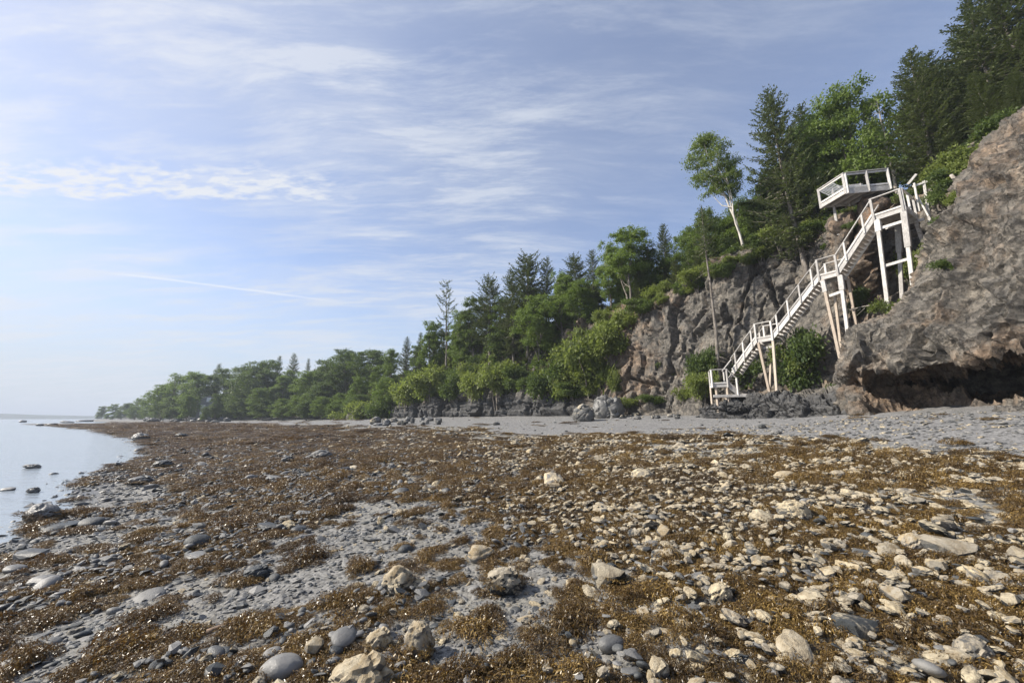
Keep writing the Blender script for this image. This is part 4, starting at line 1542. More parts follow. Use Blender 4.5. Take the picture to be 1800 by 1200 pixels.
# the wooded point beyond the cliff
gf = 'trees on the far wooded point'
for px, py, d, pr, nm, lab, wd in [
    (655, 612, 108, D2, 'maple_tree', 'big dark round tree where the far wood meets the cliff', 1.1),
    (615, 612, 122, D2, 'maple_tree', 'large dark dome shaped tree topping the far wood', 1.25),
    (585, 628, 130, D0, 'maple_tree', 'dark leafy tree left of the dome shaped one', 1.2),
    (545, 650, 132, B0, 'maple_tree', 'leafy tree right of the far spruce spire', 1.1),
    (518, 620, 150, C0, 'spruce_tree', 'tallest spruce spire in the far wood', 1.0),
    (545, 630, 155, C3, 'spruce_tree', 'small spruce spire right of the tallest far spire', 1.0),
    (490, 626, 158, C3, 'spruce_tree', 'small spruce spire left of the tallest far spire', 1.0),
    (470, 630, 152, D2, 'maple_tree', 'dark broad tree left of the far spruce spires', 1.2),
    (437, 640, 158, D0, 'maple_tree', 'dark tree behind the house on the far shore', 1.2),
    (403, 645, 165, D1, 'maple_tree', 'leafy tree above the house on the far shore', 1.2),
    (385, 638, 172, C0, 'spruce_tree', 'spruce tip over the house on the far shore', 1.0),
    (352, 652, 165, B2, 'maple_tree', 'large light green tree left of the far house', 1.2),
    (315, 656, 172, B0, 'maple_tree', 'light green tree at the left shoulder of the far wood', 1.2),
    (292, 672, 176, B2, 'maple_tree', 'spreading tree at the left end of the high far wood', 1.1),
    (270, 694, 215, D0, 'maple_tree', 'lower tree stepping down towards the far point', 1.1),
    (248, 699, 250, B0, 'maple_tree', 'low round tree on the far point', 1.1),
    (226, 707, 270, D2, 'maple_tree', 'low tree near the end of the far point', 1.1),
    (204, 709, 285, B1, 'maple_tree', 'second last tree on the far point', 1.1),
    (182, 713, 300, D0, 'maple_tree', 'last tree at the tip of the far point', 1.1),
    (460, 680, 136, B0, 'maple_tree', 'bright green small tree in front of the dark far wood', 1.0),
    (632, 660, 97, B1, 'maple_tree', 'pale green tree at the back of the beach', 1.1),
    (600, 690, 106, B0, 'maple_tree', 'low pale tree left of the pale green one at the back of the beach', 1.2),
    (500, 668, 140, D1, 'maple_tree', 'dark tree right of the bright green small tree', 1.1),
    (570, 672, 118, D0, 'maple_tree', 'dark low tree behind the back of the beach', 1.1),
    (540, 690, 122, B2, 'maple_tree', 'light low tree at the beach edge in the far wood', 1.0),
    (425, 685, 146, D2, 'maple_tree', 'dark low tree left of the bright green small tree', 1.0),
    (310, 695, 160, D2, 'maple_tree', 'low dark tree at the shore left of the far house', 1.0),
    (384, 690, 138, D0, 'maple_tree', 'dark tree close right of the far house', 0.75),
    (335, 692, 142, B2, 'maple_tree', 'light tree close left of the far house', 0.7),
    (362, 714, 134, D2, 'maple_tree', 'low tree in front of the far house', 0.7),
    (670, 640, 92, B1, 'maple_tree', 'tall light tree at the left end of the dark ledge', 1.0),
]:
    tree_at(px, py, d, pr, nm, lab, nm.replace('_', ' '), gf, width=wd * (1.12 if pr not in CONIFERS else 1.0), sink=0.4)
for i, px in enumerate(sorted(fr.uniform(290, 660) for _ in range(34))):
    base_top = np.interp(px, [170, 260, 300, 350, 520, 620, 660], [716, 700, 672, 658, 636, 622, 620])
    tree_at(px, base_top + fr.uniform(8, 40), np.interp(px, [170, 300, 660], [300, 190, 115]) + fr.uniform(0, 14), fr.choice([D0, D1, D2, C0, B1]), 'far_tree',
            ordinal(i + 1) + ' from the left of the trees set back inside the far wood', 'tree', 'trees inside the far wood', width=1.2, sink=0.4)

# low growth along the back of the far beach
for i in range(44):
    px = 175 + i * 11.2 + fr.uniform(-5, 5)
    d = np.interp(px, [170, 300, 450, 560, 660], [292, 168, 138, 112, 84]) + fr.uniform(-3, 5)
    tree_at(px, np.interp(px, [170, 260, 330, 660], [725, 716, 706, 695]) + fr.uniform(-8, 12), d, fr.choice([B0, B2, D2, B1, D0]), 'shore_shrub',
            ordinal(i + 1) + ' from left of the low shrubs backing the far beach', 'shrub', 'shrubs along the far beach', width=1.25, sink=0.3)

# bushes on the cliff and its foot
gb = 'bushes on the cliff'


def slope_hit(px, py, d):
    o_ = Vector((0, 0, CAM_Z))
    r_ = Vector(pt(px, py, 1.0)) - o_
    h_ = CLIFF_BVH.ray_cast(o_, r_.normalized())
    if h_[0] is not None:
        dh = (h_[0] - o_).length / r_.length
        if abs(dh - d) < 0.12 * d + 1:
            return np.array(h_[0]), dh
    return pt(px, py, d), d


def bush_at(px, py, d, w_px, h_px, v, label, name='bush'):
    """px, py: middle of the foot of the bush"""
    p, d = slope_hit(px, py, d)
    k = w_px * d / F / 2.2
    kz = h_px * d / F / 1.25
    return plant(name, BUSHES[v], ('stem', 'foliage'), (p[0], p[1], p[2] - 0.1 * kz), k, kz, tree_rng.uniform(0, 6.28), label, 'bush', gb)


for row in [
    (1040, 690, 41.0, 110, 105, 1, 'large leafy bush hanging on the slope behind the two boulders'),
    (1000, 694, 44.0, 90, 80, 3, 'dark bush low on the slope left of the two boulders'),
    (1075, 620, 41.5, 90, 70, 0, 'bush high on the slope left of the rusty cliff'),
    (1010, 640, 47.0, 80, 60, 0, 'bush in the middle of the brown slope'),
    (960, 684, 48.5, 70, 70, 2, 'dark bush over the right end of the low ledge'),
    (1110, 570, 40.8, 60, 40, 0, 'small bush on the rim where the rusty cliff begins'),
    (875, 692, 57.5, 75, 70, 1, 'light bush growing over the dark low ledge'),
    (832, 694, 59.5, 60, 65, 0, 'yellow green bush left of the light ledge bush'),
    (910, 684, 55.0, 55, 45, 3, 'dark bush between the two ledge bushes'),
    (800, 690, 62.5, 60, 50, 3, 'dark bush on the slope left of the ledge bushes'),
    (755, 698, 69.5, 75, 60, 1, 'bush above the left part of the dark ledge'),
    (715, 708, 73.0, 70, 60, 0, 'bush at the far left end of the dark ledge'),
    (680, 735, 78.0, 60, 50, 2, 'bush at the beach edge left of the dark ledge'),
    (640, 738, 88.0, 60, 40, 1, 'low pale bush at the back of the beach'),
    (605, 742, 98.0, 50, 30, 0, 'lowest pale bush at the back of the beach'),
    (940, 610, 53.0, 50, 35, 0, 'small bush on the rim above the bushy slope'),
    (870, 620, 63.0, 60, 35, 3, 'dark small bush on the rim above the ledge'),
    (1430, 668, 24.0, 95, 105, 3, 'deep green bush under the second flight of stairs'),
    (1400, 672, 24.8, 60, 85, 1, 'light bush left part under the second flight of stairs'),
    (1310, 690, 27.6, 62, 60, 3, 'round dark bush under the lowest flight of stairs'),
    (1236, 700, 29.2, 55, 55, 1, 'yellow green bush left of the lowest landing'),
    (1240, 650, 30.5, 55, 75, 2, 'tall bush behind the thin bare trunk'),
    (1205, 700, 31.0, 45, 30, 0, 'small bush at the cliff foot left of the lowest landing'),
    (1100, 715, 36.5, 50, 25, 0, 'low bush at the cliff foot right of the two boulders'),
    (1145, 705, 34.0, 40, 22, 2, 'small low bush at the foot of the rusty cliff'),
    (1580, 562, 19.6, 60, 45, 1, 'leafy bush on the overhanging rock beneath the upper landing posts'),
    (1545, 590, 20.4, 45, 35, 0, 'small bush at the left shoulder of the overhanging rock'),
    (1605, 500, 20.5, 40, 70, 1, 'bush between the tall posts of the upper landing'),
    (1612, 548, 19.0, 34, 30, 0, 'light bush at the step in the left edge of the overhanging rock'),
    (1640, 452, 18.6, 34, 40, 1, 'bush halfway up the left edge of the overhanging rock'),
    (1660, 405, 18.4, 40, 44, 2, 'dark bush high on the left edge of the overhanging rock'),
    (1690, 352, 17.6, 44, 34, 0, 'light bush near the log on the overhanging rock'),
    (1520, 545, 24.5, 45, 50, 3, 'dark bush in the gully behind the stair posts'),
    (1672, 470, 15.9, 42, 32, 2, 'small bush clinging to the face of the overhanging rock'),
    (1734, 375, 16.1, 36, 20, 2, 'little tuft of bush high on the overhanging rock'),
    (1700, 300, 20.5, 80, 60, 0, 'bush on the rim of the overhanging rock beside the white driftwood'),
    (1755, 240, 19.5, 80, 50, 2, 'bush on the top right rim of the overhanging rock'),
    (1445, 405, 28.0, 50, 32, 2, 'dark bush on the knoll left of the deck'),
    (1420, 415, 29.5, 55, 40, 0, 'small bush at the cliff rim left of the deck'),
    (1370, 430, 31.0, 60, 35, 1, 'small bush at the foot of the tall dark spruce'),
    (1495, 400, 25.6, 26, 18, 2, 'little bush on the bare knoll under the deck'),
    (1340, 440, 32.0, 50, 30, 3, 'dark low bush on the rim between birch and spruce'),
    (1160, 520, 39.5, 60, 35, 0, 'low bush on the rim of the brown cliff'),
    (1225, 500, 36.0, 60, 35, 1, 'low bush on the rim behind the thin trunk'),
    (1480, 690, 20.6, 40, 40, 2, 'bush in the nook between the ledge and the overhanging rock'),
]:
    bush_at(*row)

more = []
for i in range(46):
    px = fr.uniform(770, 1095)
    top_ = np.interp(px, [770, 850, 990, 1110], [655, 612, 590, 560])
    more.append((px, fr.uniform(top_, 700 if px > 1000 else 694), fr.uniform(24, 62), fr.uniform(20, 52), fr.choice((0, 0, 1, 1, 2, 3))))
for i in range(16):
    px = fr.uniform(1120, 1440)
    more.append((px, np.interp(px, [1110, 1205, 1300, 1390, 1456], [552, 512, 462, 436, 405]) + fr.uniform(-2, 10), fr.uniform(24, 50), fr.uniform(14, 30), fr.choice((0, 1, 2, 3))))
for i in range(14):
    px = fr.uniform(1640, 1800)
    more.append((px, np.interp(px, [1640, 1700, 1800], [360, 322, 232]) + fr.uniform(-14, 6), fr.uniform(40, 80), fr.uniform(30, 60), fr.choice((0, 1, 2, 3))))
for i, (px, py, wp, hp_, v_) in enumerate(sorted(more)):
    d_ = np.interp(px, [770, 850, 985, 1100, 1200, 1300, 1400, 1500, 1640, 1800], [69, 62, 50, 41, 37, 33.5, 31, 27, 20.5, 18.5])
    bush_at(px, py, d_, wp, hp_, v_, ordinal(i + 1) + ' from left of the smaller shrubs dotted over the cliff')

# ------------------------------------------------------------------ grass and seedlings on the ledges of the cliff
def tuft(seed, n, r, L, W, mat, up):
    rg = np.random.default_rng(seed)
    a_ = rg.uniform(0, 6.28, n)
    C = np.column_stack([np.cos(a_), np.sin(a_), np.zeros(n)]) * (r * np.sqrt(rg.random(n)))[:, None]
    C[:, 2] = rg.uniform(0, L * 0.7 if not up else 0.02, n)
    D = rg.normal(0, 0.45, (n, 3))
    D[:, 2] += 1.1 if up else 0.1
    Nn = rg.normal(0, 0.6, (n, 3))
    if not up:
        Nn[:, 2] += 0.8
    V, Q = leaf_quads(C, unit(D), unit(Nn), rg.uniform(0.6, 1.3, n) * L * (1.0 if up else 0.45), rg.uniform(0.7, 1.3, n) * W)
    return build_mesh('tuft', V, Q, mats=[mat])


TUFTS = [tuft(1, 60, 0.16, 0.34, 0.03, M_GRASS, True), tuft(2, 70, 0.22, 0.26, 0.03, M_GRASS, True), tuft(3, 90, 0.26, 0.32, 0.10, M_LEAF, False), tuft(4, 110, 0.32, 0.4, 0.10, M_LEAF_DARK, False)]
rg = np.random.default_rng(19)
pr_ = np.clip(CL_MOSS - 0.12 + 0.35 * fbm(CL_P * 0.5, 3, seed=191), 0, 1) * (CL_V > 2.8) * (CL_V < 16.5) * (CL_PX > 600) * (CL_PX < 1760)
pr_ *= np.where((CL_PX > 1465) & (CL_PX < 1580) & (CL_V < 14), 0.08, 1.0)
pr_ *= 0.25 + 0.75 * np.clip(CL_N[:, 2] + 0.2, 0, 1)
pr_ *= np.clip(CL_P[:, 1] / 40.0, 0.5, 1.6)
sel = rg.choice(len(CL_P), 6500, replace=False, p=pr_ / pr_.sum())
UPs = CL_P[sel] + rg.normal(0, 0.05, (len(sel), 3)) - CL_N[sel] * 0.03
uscl = rg.uniform(0.7, 1.9, len(sel)) * np.clip(CL_P[sel, 1] / 40.0, 0.8, 1.7)
urot = np.column_stack([rg.normal(0, 0.2, len(sel)), rg.normal(0, 0.2, len(sel)), rg.uniform(0, 6.28, len(sel))])
o = scatter('undergrowth', UPs, urot, np.repeat(uscl[:, None], 3, 1), rg.integers(0, 4, len(sel)), source_collection('tuft_shapes', TUFTS))
tag(o, 'grass tufts and leafy seedlings on the ledges and rim of the cliff', 'undergrowth', kind='stuff')

# ------------------------------------------------------------------ the wooden stairs up the cliff
A3, B3_ = pt(1283, 650, 28.0), pt(1536, 380, 22.0)
SD = unit(np.array([B3_[0] - A3[0], B3_[1] - A3[1]]))         # plan direction of the climb
SN = np.array([-SD[1], SD[0]])                                # towards the cliff
if SN[0] < 0:
    SN = -SN
S3, N3v, UP = np.array([*SD, 0.0]), np.array([*SN, 0.0]), np.array([0, 0, 1.0])


def on_plane(px, py, off=0.0):
    """point of the stairs' outer plane (moved off metres towards the cliff) at a photograph position"""
    o = np.array([0, 0, CAM_Z])
    r = pt(px, py, 1.0) - o
    q = np.array([A3[0], A3[1]]) + SN * off
    t = ((q - o[:2]) @ SN) / (r[:2] @ SN)
    return o + r * t


def beam(name, p0, p1, wd, ht, parent, mat=None, up=UP, ends=0.0):
    """a board from p0 to p1 (centre line), wd across, ht along 'up'"""
    p0, p1 = np.asarray(p0, float), np.asarray(p1, float)
    d = unit(p1 - p0)
    p0, p1 = p0 - d * ends, p1 + d * ends
    if abs(d @ up) > 0.95:
        up = N3v
    s = unit(np.cross(up, d))
    u = np.cross(d, s)
    c = (p0 + p1) / 2
    L = np.linalg.norm(p1 - p0) / 2
    V = np.array([[a * L, b * wd / 2, e * ht / 2] for a in (-1, 1) for b in (-1, 1) for e in (-1, 1)])
    bm = bmesh.new()
    vs = [bm.verts.new(v) for v in V]
    for f in ((0, 1, 3, 2), (4, 6, 7, 5), (0, 4, 5, 1), (2, 3, 7, 6), (0, 2, 6, 4), (1, 5, 7, 3)):
        bm.faces.new([vs[i] for i in f])
    bmesh.ops.bevel(bm, geom=bm.edges[:], offset=min(wd, ht) * 0.08, segments=1, affect='EDGES')
    me = bpy.data.meshes.new(name)
    bm.to_mesh(me)
    bm.free()
    me.materials.append(mat or M_WOOD)
    o = link(name, me, parent)
    M = Matrix((tuple(d) + (0,), tuple(s) + (0,), tuple(u) + (0,), (0, 0, 0, 1))).transposed()
    M.translation = Vector(c)
    o.matrix_local = M if parent is None else parent.matrix_world.inverted() @ M
    return o


def wire_panel(p0, p1, q0, q1, parent, nx, ny, r=0.004, diag=False):
    """mesh infill between bottom edge p0-p1 and top edge q0-q1"""
    mb = MB()
    for i in range(1, nx):
        f = i / nx
        mb.tube([p0 + (p1 - p0) * f, q0 + (q1 - q0) * f], [r, r], 3, cap=False)
    for j in range(1, ny):
        f = j / ny
        mb.tube([p0 + (q0 - p0) * f, p1 + (q1 - p1) * f], [r, r], 3, cap=False)
    return tag(link('wire_mesh', mb.mesh('wire_mesh', M_WIRE), parent), kind='stuff')


def root(name, loc, label, cat):
    e = bpy.data.objects.new(name, None)
    e.empty_display_size = 0.3
    COL.objects.link(e)
    e.location = loc
    bpy.context.view_layer.update()
    return tag(e, label, cat)


f1a, f1b = on_plane(1288, 655), on_plane(1330, 597)
l1b = on_plane(1358, 590)
l1b[2] = f1b[2]
f2b = on_plane(1440, 487)
l2b = on_plane(1472, 474)
l2b[2] = f2b[2]
f3b = on_plane(1536, 382)
l3b = on_plane(1588, 366)
l3b[2] = f3b[2]
W_ST = 1.05
RAIL = 1.02
stair = root('wooden_staircase', tuple(on_plane(1365, 692)), 'pale weathered wooden staircase climbing the cliff in three flights', 'staircase')


def flight(p0, p1, nposts, parent):
    for off in (0.0, W_ST):
        o = N3v * off
        beam('stringer', p0 + o, p1 + o, 0.05, 0.27, parent)
    n = max(4, int(round((p1[2] - p0[2]) / 0.19)))
    for i in range(n):
        f = (i + 0.5) / n
        c = p0 + (p1 - p0) * f + UP * 0.06
        beam('tread', c + N3v * 0.03, c + N3v * (W_ST - 0.03), 0.26, 0.04, parent, M_TREAD)
    for off in (-0.04, W_ST + 0.04):
        o = N3v * off
        beam('handrail', p0 + o + UP * RAIL, p1 + o + UP * RAIL, 0.10, 0.045, parent, ends=0.05)
        beam('lower_rail', p0 + o + UP * 0.24, p1 + o + UP * 0.24, 0.04, 0.09, parent)
        for k in range(nposts):
            f = (k + 0.5) / nposts if nposts > 1 else 0.5
            b = p0 + (p1 - p0) * f + o
            beam('baluster_post', b + UP * -0.12, b + UP * (RAIL - 0.022), 0.09, 0.09, parent)
        wire_panel(p0 + o + UP * 0.3, p1 + o + UP * 0.3, p0 + o + UP * (RAIL - 0.04), p1 + o + UP * (RAIL - 0.04), parent, 22, 7, 0.0035)


def platform(p0, p1, width, parent, rail_front=True, rail_back=True):
    """landing along the stairs, p0-p1 outer floor edge"""
    beam('rim_joist', p0 - UP * 0.10, p1 - UP * 0.10, 0.05, 0.22, parent, ends=0.06)
    beam('rim_joist', p0 - UP * 0.10 + N3v * width, p1 - UP * 0.10 + N3v * width, 0.05, 0.22, parent, ends=0.06)
    L = np.linalg.norm(p1 - p0)
    n = max(3, int(L / 0.145))
    for i in range(n):
        c = p0 + (p1 - p0) * ((i + 0.5) / n) + UP * 0.03
        beam('deck_board', c - N3v * 0.04, c + N3v * (width + 0.04), L / n * 0.94, 0.035, parent, M_TREAD)
    for off, yes in ((-0.045, rail_front), (width + 0.045, rail_back)):
        if not yes:
            continue
        o = N3v * off
        for q in (p0, p1):
            beam('newel_post', q + o - UP * 0.25, q + o + UP * (RAIL + 0.02), 0.11, 0.11, parent)
        beam('handrail', p0 + o + UP * (RAIL + 0.045), p1 + o + UP * (RAIL + 0.045), 0.12, 0.045, parent, ends=0.06)
        beam('lower_rail', p0 + o + UP * 0.10, p1 + o + UP * 0.10, 0.04, 0.09, parent)
        wire_panel(p0 + o + UP * 0.14, p1 + o + UP * 0.14, p0 + o + UP * RAIL, p1 + o + UP * RAIL, parent, 12, 9, 0.0035)


def leg(top, bot, parent, wd=0.15, mat=None, sleeve=0.0):
    top, bot = np.asarray(top), np.asarray(bot)
    d = unit(bot - top)
    o = beam('support_post', top, bot + d * 0.9, wd, wd, parent, mat or M_POST)
    if sleeve:
        beam('splice_board', top + d * 0.05, top + d * sleeve, wd * 1.5, wd * 1.25, parent, M_WOOD)
    return o


flight(f1a, f1b, 3, stair)
platform(f1b, l1b, W_ST, stair)
flight(l1b, f2b, 4, stair)
platform(f2b, l2b, W_ST, stair)
flight(l2b, f3b, 2, stair)
platform(f3b, l3b, 1.9, stair, True, False)
dn = -UP * 0.2
leg(f1b + dn + S3 * 0.1, on_plane(1354, 694), stair)
leg(l1b + dn, on_plane(1366, 694), stair, sleeve=0.0)
leg(f1b + dn + N3v * W_ST + S3 * 0.4, on_plane(1353, 694, W_ST), stair, 0.12)
leg(f2b + dn + S3 * 0.15, on_plane(1471, 603), stair, sleeve=0.8)
leg(l2b + dn + S3 * 0.1, on_plane(1494, 612), stair, 0.17, M_WOOD, sleeve=0.9)
leg(f2b + dn + N3v * W_ST + S3 * 0.3, on_plane(1476, 590, W_ST), stair, 0.13)
leg(l2b + dn + N3v * W_ST + S3 * 0.1, on_plane(1510, 600, W_ST), stair, 0.14)
leg(f3b + dn + S3 * 0.12, on_plane(1562, 548), stair, 0.17, M_WOOD, sleeve=0.7)
leg(l3b + dn, on_plane(1607, 520), stair, 0.17, M_WOOD, sleeve=2.0)
leg(f3b + dn + N3v * 1.8 + S3 * 0.5, on_plane(1585, 510, 1.8), stair, 0.17, M_WOOD, sleeve=1.6)
leg(l3b + dn + N3v * 1.8, on_plane(1628, 440, 1.8), stair, 0.17, M_DEADWOOD)
for (x0, y0), (x1, y1), off in [((1545, 402), (1590, 388), 0.02), ((1553, 468), (1597, 455), 0.02), ((1458, 520), (1480, 512), 0.0), ((1341, 612), (1362, 608), 0.3), ((1585, 395), (1625, 385), 1.85)]:
    beam('cross_brace', on_plane(x0, y0, off), on_plane(x1, y1, off), 0.05, 0.15, stair)
# the far side of the upper landing and the broken railing that goes on up the bank
u0, u1 = l3b + S3 * 0.0, l3b + N3v * 1.9
for f in (0.0, 0.5, 1.0):
    q = u0 + (u1 - u0) * f + S3 * 0.06
    beam('newel_post', q - UP * 0.2, q + UP * RAIL, 0.10, 0.10, stair)
beam('handrail', u0 + UP * (RAIL + 0.045) + S3 * 0.06, u1 + UP * (RAIL + 0.045) + S3 * 0.06, 0.12, 0.045, stair)
beam('lower_rail', u0 + UP * 0.10 + S3 * 0.06, u1 + UP * 0.10 + S3 * 0.06, 0.04, 0.09, stair)
beam('rim_joist', u0 - UP * 0.10 + S3 * 0.06, u1 - UP * 0.10 + S3 * 0.06, 0.05, 0.22, stair)
br = root('broken_railing', tuple(on_plane(1632, 420, 2.2)), 'tilted pale broken railing posts right of the upper landing', 'railing')
for a_, b_, wd in [(on_plane(1607, 322, 2.0), on_plane(1616, 372, 2.0), 0.09), (on_plane(1624, 318, 2.3), on_plane(1640, 425, 2.3), 0.12),
                   (on_plane(1613, 345, 2.1), on_plane(1632, 380, 2.1), 0.07)]:
    beam('post', a_, b_, wd, wd, br)
beam('rail', on_plane(1596, 324, 2.0), on_plane(1611, 306, 2.0), 0.06, 0.12, br)
beam('rail', on_plane(1604, 328, 2.0), on_plane(1630, 319, 2.3), 0.05, 0.10, br)

# the lowest landing with the short flight down to the beach
c0 = pt(1252, 676, 26.6)
c1 = pt(1279, 673, 26.3)
c1[2] = c0[2]
LX = unit(c1 - c0)
LN = np.array([-LX[1], LX[0], 0.0])
if LN[1] < 0:
    LN = -LN
low = root('lower_landing', tuple((c0 + c1) / 2 - UP * 1.0), 'small pale wooden landing with railing at the bottom of the stairs', 'landing')
Wl = 1.15
dd = c1 + LN * Wl
for p, q in ((c0, c1), (c0 + LN * Wl, c1 + LN * Wl), (c0, c0 + LN * Wl), (c1, c1 + LN * Wl)):
    beam('rim_joist', p - UP * 0.08, q - UP * 0.08, 0.05, 0.18, low)
nb_ = 7
for i in range(nb_):
    q = c0 + (c1 - c0) * ((i + 0.5) / nb_) + UP * 0.03
    beam('deck_board', q - LN * 0.04, q + LN * (Wl + 0.04), np.linalg.norm(c1 - c0) / nb_ * 0.94, 0.035, low, M_TREAD)
for q in (c0 - LN * 0.04, c1 - LN * 0.04, c0 + LN * Wl, c1 + LN * (Wl + 0.1)):
    beam('newel_post', q - UP * 0.2, q + UP * 0.98, 0.10, 0.10, low)
beam('handrail', c0 - LN * 0.04 + UP * 1.0, c1 - LN * 0.04 + UP * 1.0, 0.11, 0.045, low, ends=0.06)
beam('handrail', c0 + UP * 1.0, c0 + LN * Wl + UP * 1.0, 0.11, 0.045, low)
beam('lower_rail', c0 - LN * 0.04 + UP * 0.10, c1 - LN * 0.04 + UP * 0.10, 0.04, 0.09, low)
beam('lower_rail', c0 + UP * 0.10, c0 + LN * Wl + UP * 0.10, 0.04, 0.09, low)
wire_panel(c0 - LN * 0.04 + UP * 0.14, c1 - LN * 0.04 + UP * 0.14, c0 - LN * 0.04 + UP * 0.97, c1 - LN * 0.04 + UP * 0.97, low, 8, 7, 0.004)
for px, py in ((1258, 708), (1277, 708)):
    b = pt(px, py, 26.7 if px < 1270 else 26.4)
    t = np.array([b[0], b[1], c0[2] - 0.1])
    t[:2] = (c0 if px < 1270 else c1)[:2] + LX[:2] * (0.22 if px < 1270 else -0.05) + LN[:2] * 0.06
    leg(t, np.array([t[0], t[1], b[2]]), low, 0.13)
for k in (0, 1):
    q = (c0, c1)[k] + LN * Wl * 0.95
    leg(q - UP * 0.1, q - UP * 1.4, low, 0.12)
# short flight to the right
e1 = pt(1297, 691, 26.0)
run = np.array([e1[0] - c1[0], e1[1] - c1[1], 0])
e1 = c1 + LX * np.linalg.norm(run) + UP * (e1[2] - c1[2])
for off in (0.0, 0.9):
    beam('stringer', c1 + LN * off - UP * 0.05, e1 + LN * off, 0.05, 0.24, low)
for i in range(4):
    q = c1 + (e1 - c1) * ((i + 0.6) / 4.2)
    beam('tread', q, q + LN * 0.9, 0.25, 0.04, low, M_TREAD)
beam('newel_post', e1 - LN * 0.04 - UP * 0.15, e1 - LN * 0.04 + UP * 0.98, 0.10, 0.10, low)
beam('handrail', c1 - LN * 0.04 + UP * 0.99, e1 - LN * 0.04 + UP * 0.99, 0.10, 0.045, low, ends=0.04)
beam('lower_rail', c1 - LN * 0.04 + UP * 0.2, e1 - LN * 0.04 + UP * 0.2, 0.04, 0.08, low)
fb = e1 - UP * 0.16
beam('base_beam', fb - LX * 1.45, fb + LX * 0.95, 0.16, 0.18, low)
beam('base_beam', fb - LX * 0.1 + LN * 0.95, fb + LX * 0.95 + LN * 0.95, 0.16, 0.18, low)
for i in range(7):
    q = fb + LX * (0.0 + i * 0.15) + UP * 0.11
    beam('deck_board', q - LN * 0.05, q + LN * 1.0, 0.14, 0.035, low, M_TREAD)
# link from the lowest landing back to the first flight
lk0, lk1 = c1 + LN * Wl - LX * 0.1, f1a
beam('stringer', lk0 - UP * 0.05, lk1 - UP * 0.1, 0.05, 0.24, low)
beam('handrail', lk0 + UP * 1.0, lk1 + UP * 0.95, 0.10, 0.045, low)
for i in range(5):
    q = lk0 + (lk1 - lk0) * ((i + 0.5) / 5)
    beam('tread', q, q + N3v * 0.9, 0.25, 0.04, low, M_TREAD)

# the lookout deck
k0, k1, k2 = pt(1442, 356, 26.0), pt(1488, 337, 24.2), pt(1570, 351, 23.6)
zf = (k0[2] + k1[2]) / 2
for q in (k0, k1, k2):
    q[2] = zf
k3 = k0 + (k2 - k1) + (k2 - k1) * 0.0
deck = root('lookout_deck', tuple((k1 + k2) / 2 - UP * 1.0), 'pale wooden lookout deck with railings jutting from the wooded cliff top', 'deck')
beam('rim_joist', k1 - UP * 0.16, k2 - UP * 0.16, 0.06, 0.30, deck, ends=0.03)
beam('rim_joist', k0 - UP * 0.12, k1 - UP * 0.12, 0.06, 0.24, deck)
beam('rim_joist', k0 - UP * 0.12, k3 - UP * 0.12, 0.06, 0.24, deck)
beam('rim_joist', k2 - UP * 0.12, k3 - UP * 0.12, 0.06, 0.24, deck)
for f in (0.25, 0.5, 0.75):
    beam('joist', k0 + (k3 - k0) * f - UP * 0.14, k1 + (k2 - k1) * f - UP * 0.14, 0.05, 0.20, deck, M_TREAD)
nb_ = 14
for i in range(nb_):
    f = (i + 0.5) / nb_
    beam('deck_board', k0 + (k1 - k0) * f + UP * 0.01, k3 + (k2 - k3) * f + UP * 0.01, np.linalg.norm(k1 - k0) / nb_ * 0.94, 0.04, deck, M_TREAD)


def deck_rail(p, q, posts, diag=None, wires=(10, 8)):
    for f in posts:
        c = p + (q - p) * f
        beam('newel_post', c - UP * 0.28, c + UP * 1.05, 0.13, 0.13, deck)
    beam('handrail', p + UP * 1.08, q + UP * 1.08, 0.13, 0.055, deck, ends=0.06)
    beam('handrail', p + UP * 0.97, q + UP * 0.97, 0.045, 0.10, deck)
    beam('lower_rail', p + UP * 0.12, q + UP * 0.12, 0.045, 0.11, deck)
    wire_panel(p + UP * 0.18, q + UP * 0.18, p + UP * 0.94, q + UP * 0.94, deck, wires[0], wires[1], 0.0045)


deck_rail(k0, k1, (0.0, 0.97), wires=(16, 10))
deck_rail(k1, k2, (0.03, 0.52, 1.0), wires=(24, 10))
deck_rail(k0, k3, (0.35, 0.7, 1.0), wires=(24, 10))
# diagonal lath in the left panel
nl_ = 17
Lr = k1 - k0
for i in range(-6, nl_):
    f0, f1 = i / nl_, (i + 6.5) / nl_
    g0, g1 = 0.17, 0.93
    if f0 < 0.03:
        g0 = 0.17 + (0.03 - f0) / (f1 - f0) * 0.76
        f0 = 0.03
    if f1 > 0.95:
        g1 = 0.93 - (f1 - 0.95) / (f1 - f0) * (0.93 - g0)
        f1 = 0.95
    if f1 <= f0 or g1 <= g0:
        continue
    beam('lath', k0 + Lr * f0 + UP * g1, k0 + Lr * f1 + UP * g0, 0.012, 0.032, deck, M_WIRE)
leg(k0 + (k3 - k0) * 0.32 - UP * 0.2, k0 + (k3 - k0) * 0.32 - UP * 1.3, deck, 0.14, M_WOOD)
bn = k0 + (k3 - k0) * 0.55 + (k1 - k0) * 0.45
bench = root('deck_bench', tuple(bn), 'small pale wooden bench standing on the lookout deck', 'bench')
bx = unit(k2 - k1)
by = unit(k0 - k1)
beam('seat', bn + UP * 0.45 - bx * 0.7, bn + UP * 0.45 + bx * 0.7, 0.38, 0.05, bench)
beam('backrest', bn + UP * 0.80 - bx * 0.7 + by * 0.2, bn + UP * 0.80 + bx * 0.7 + by * 0.2, 0.04, 0.18, bench)
for sx_ in (-0.6, 0.6):
    for sy_, hh in ((-0.14, 0.42), (0.2, 0.88)):
        q = bn + bx * sx_ + by * sy_ + UP * 0.03
        beam('leg', q, q + UP * hh, 0.08, 0.08, bench)


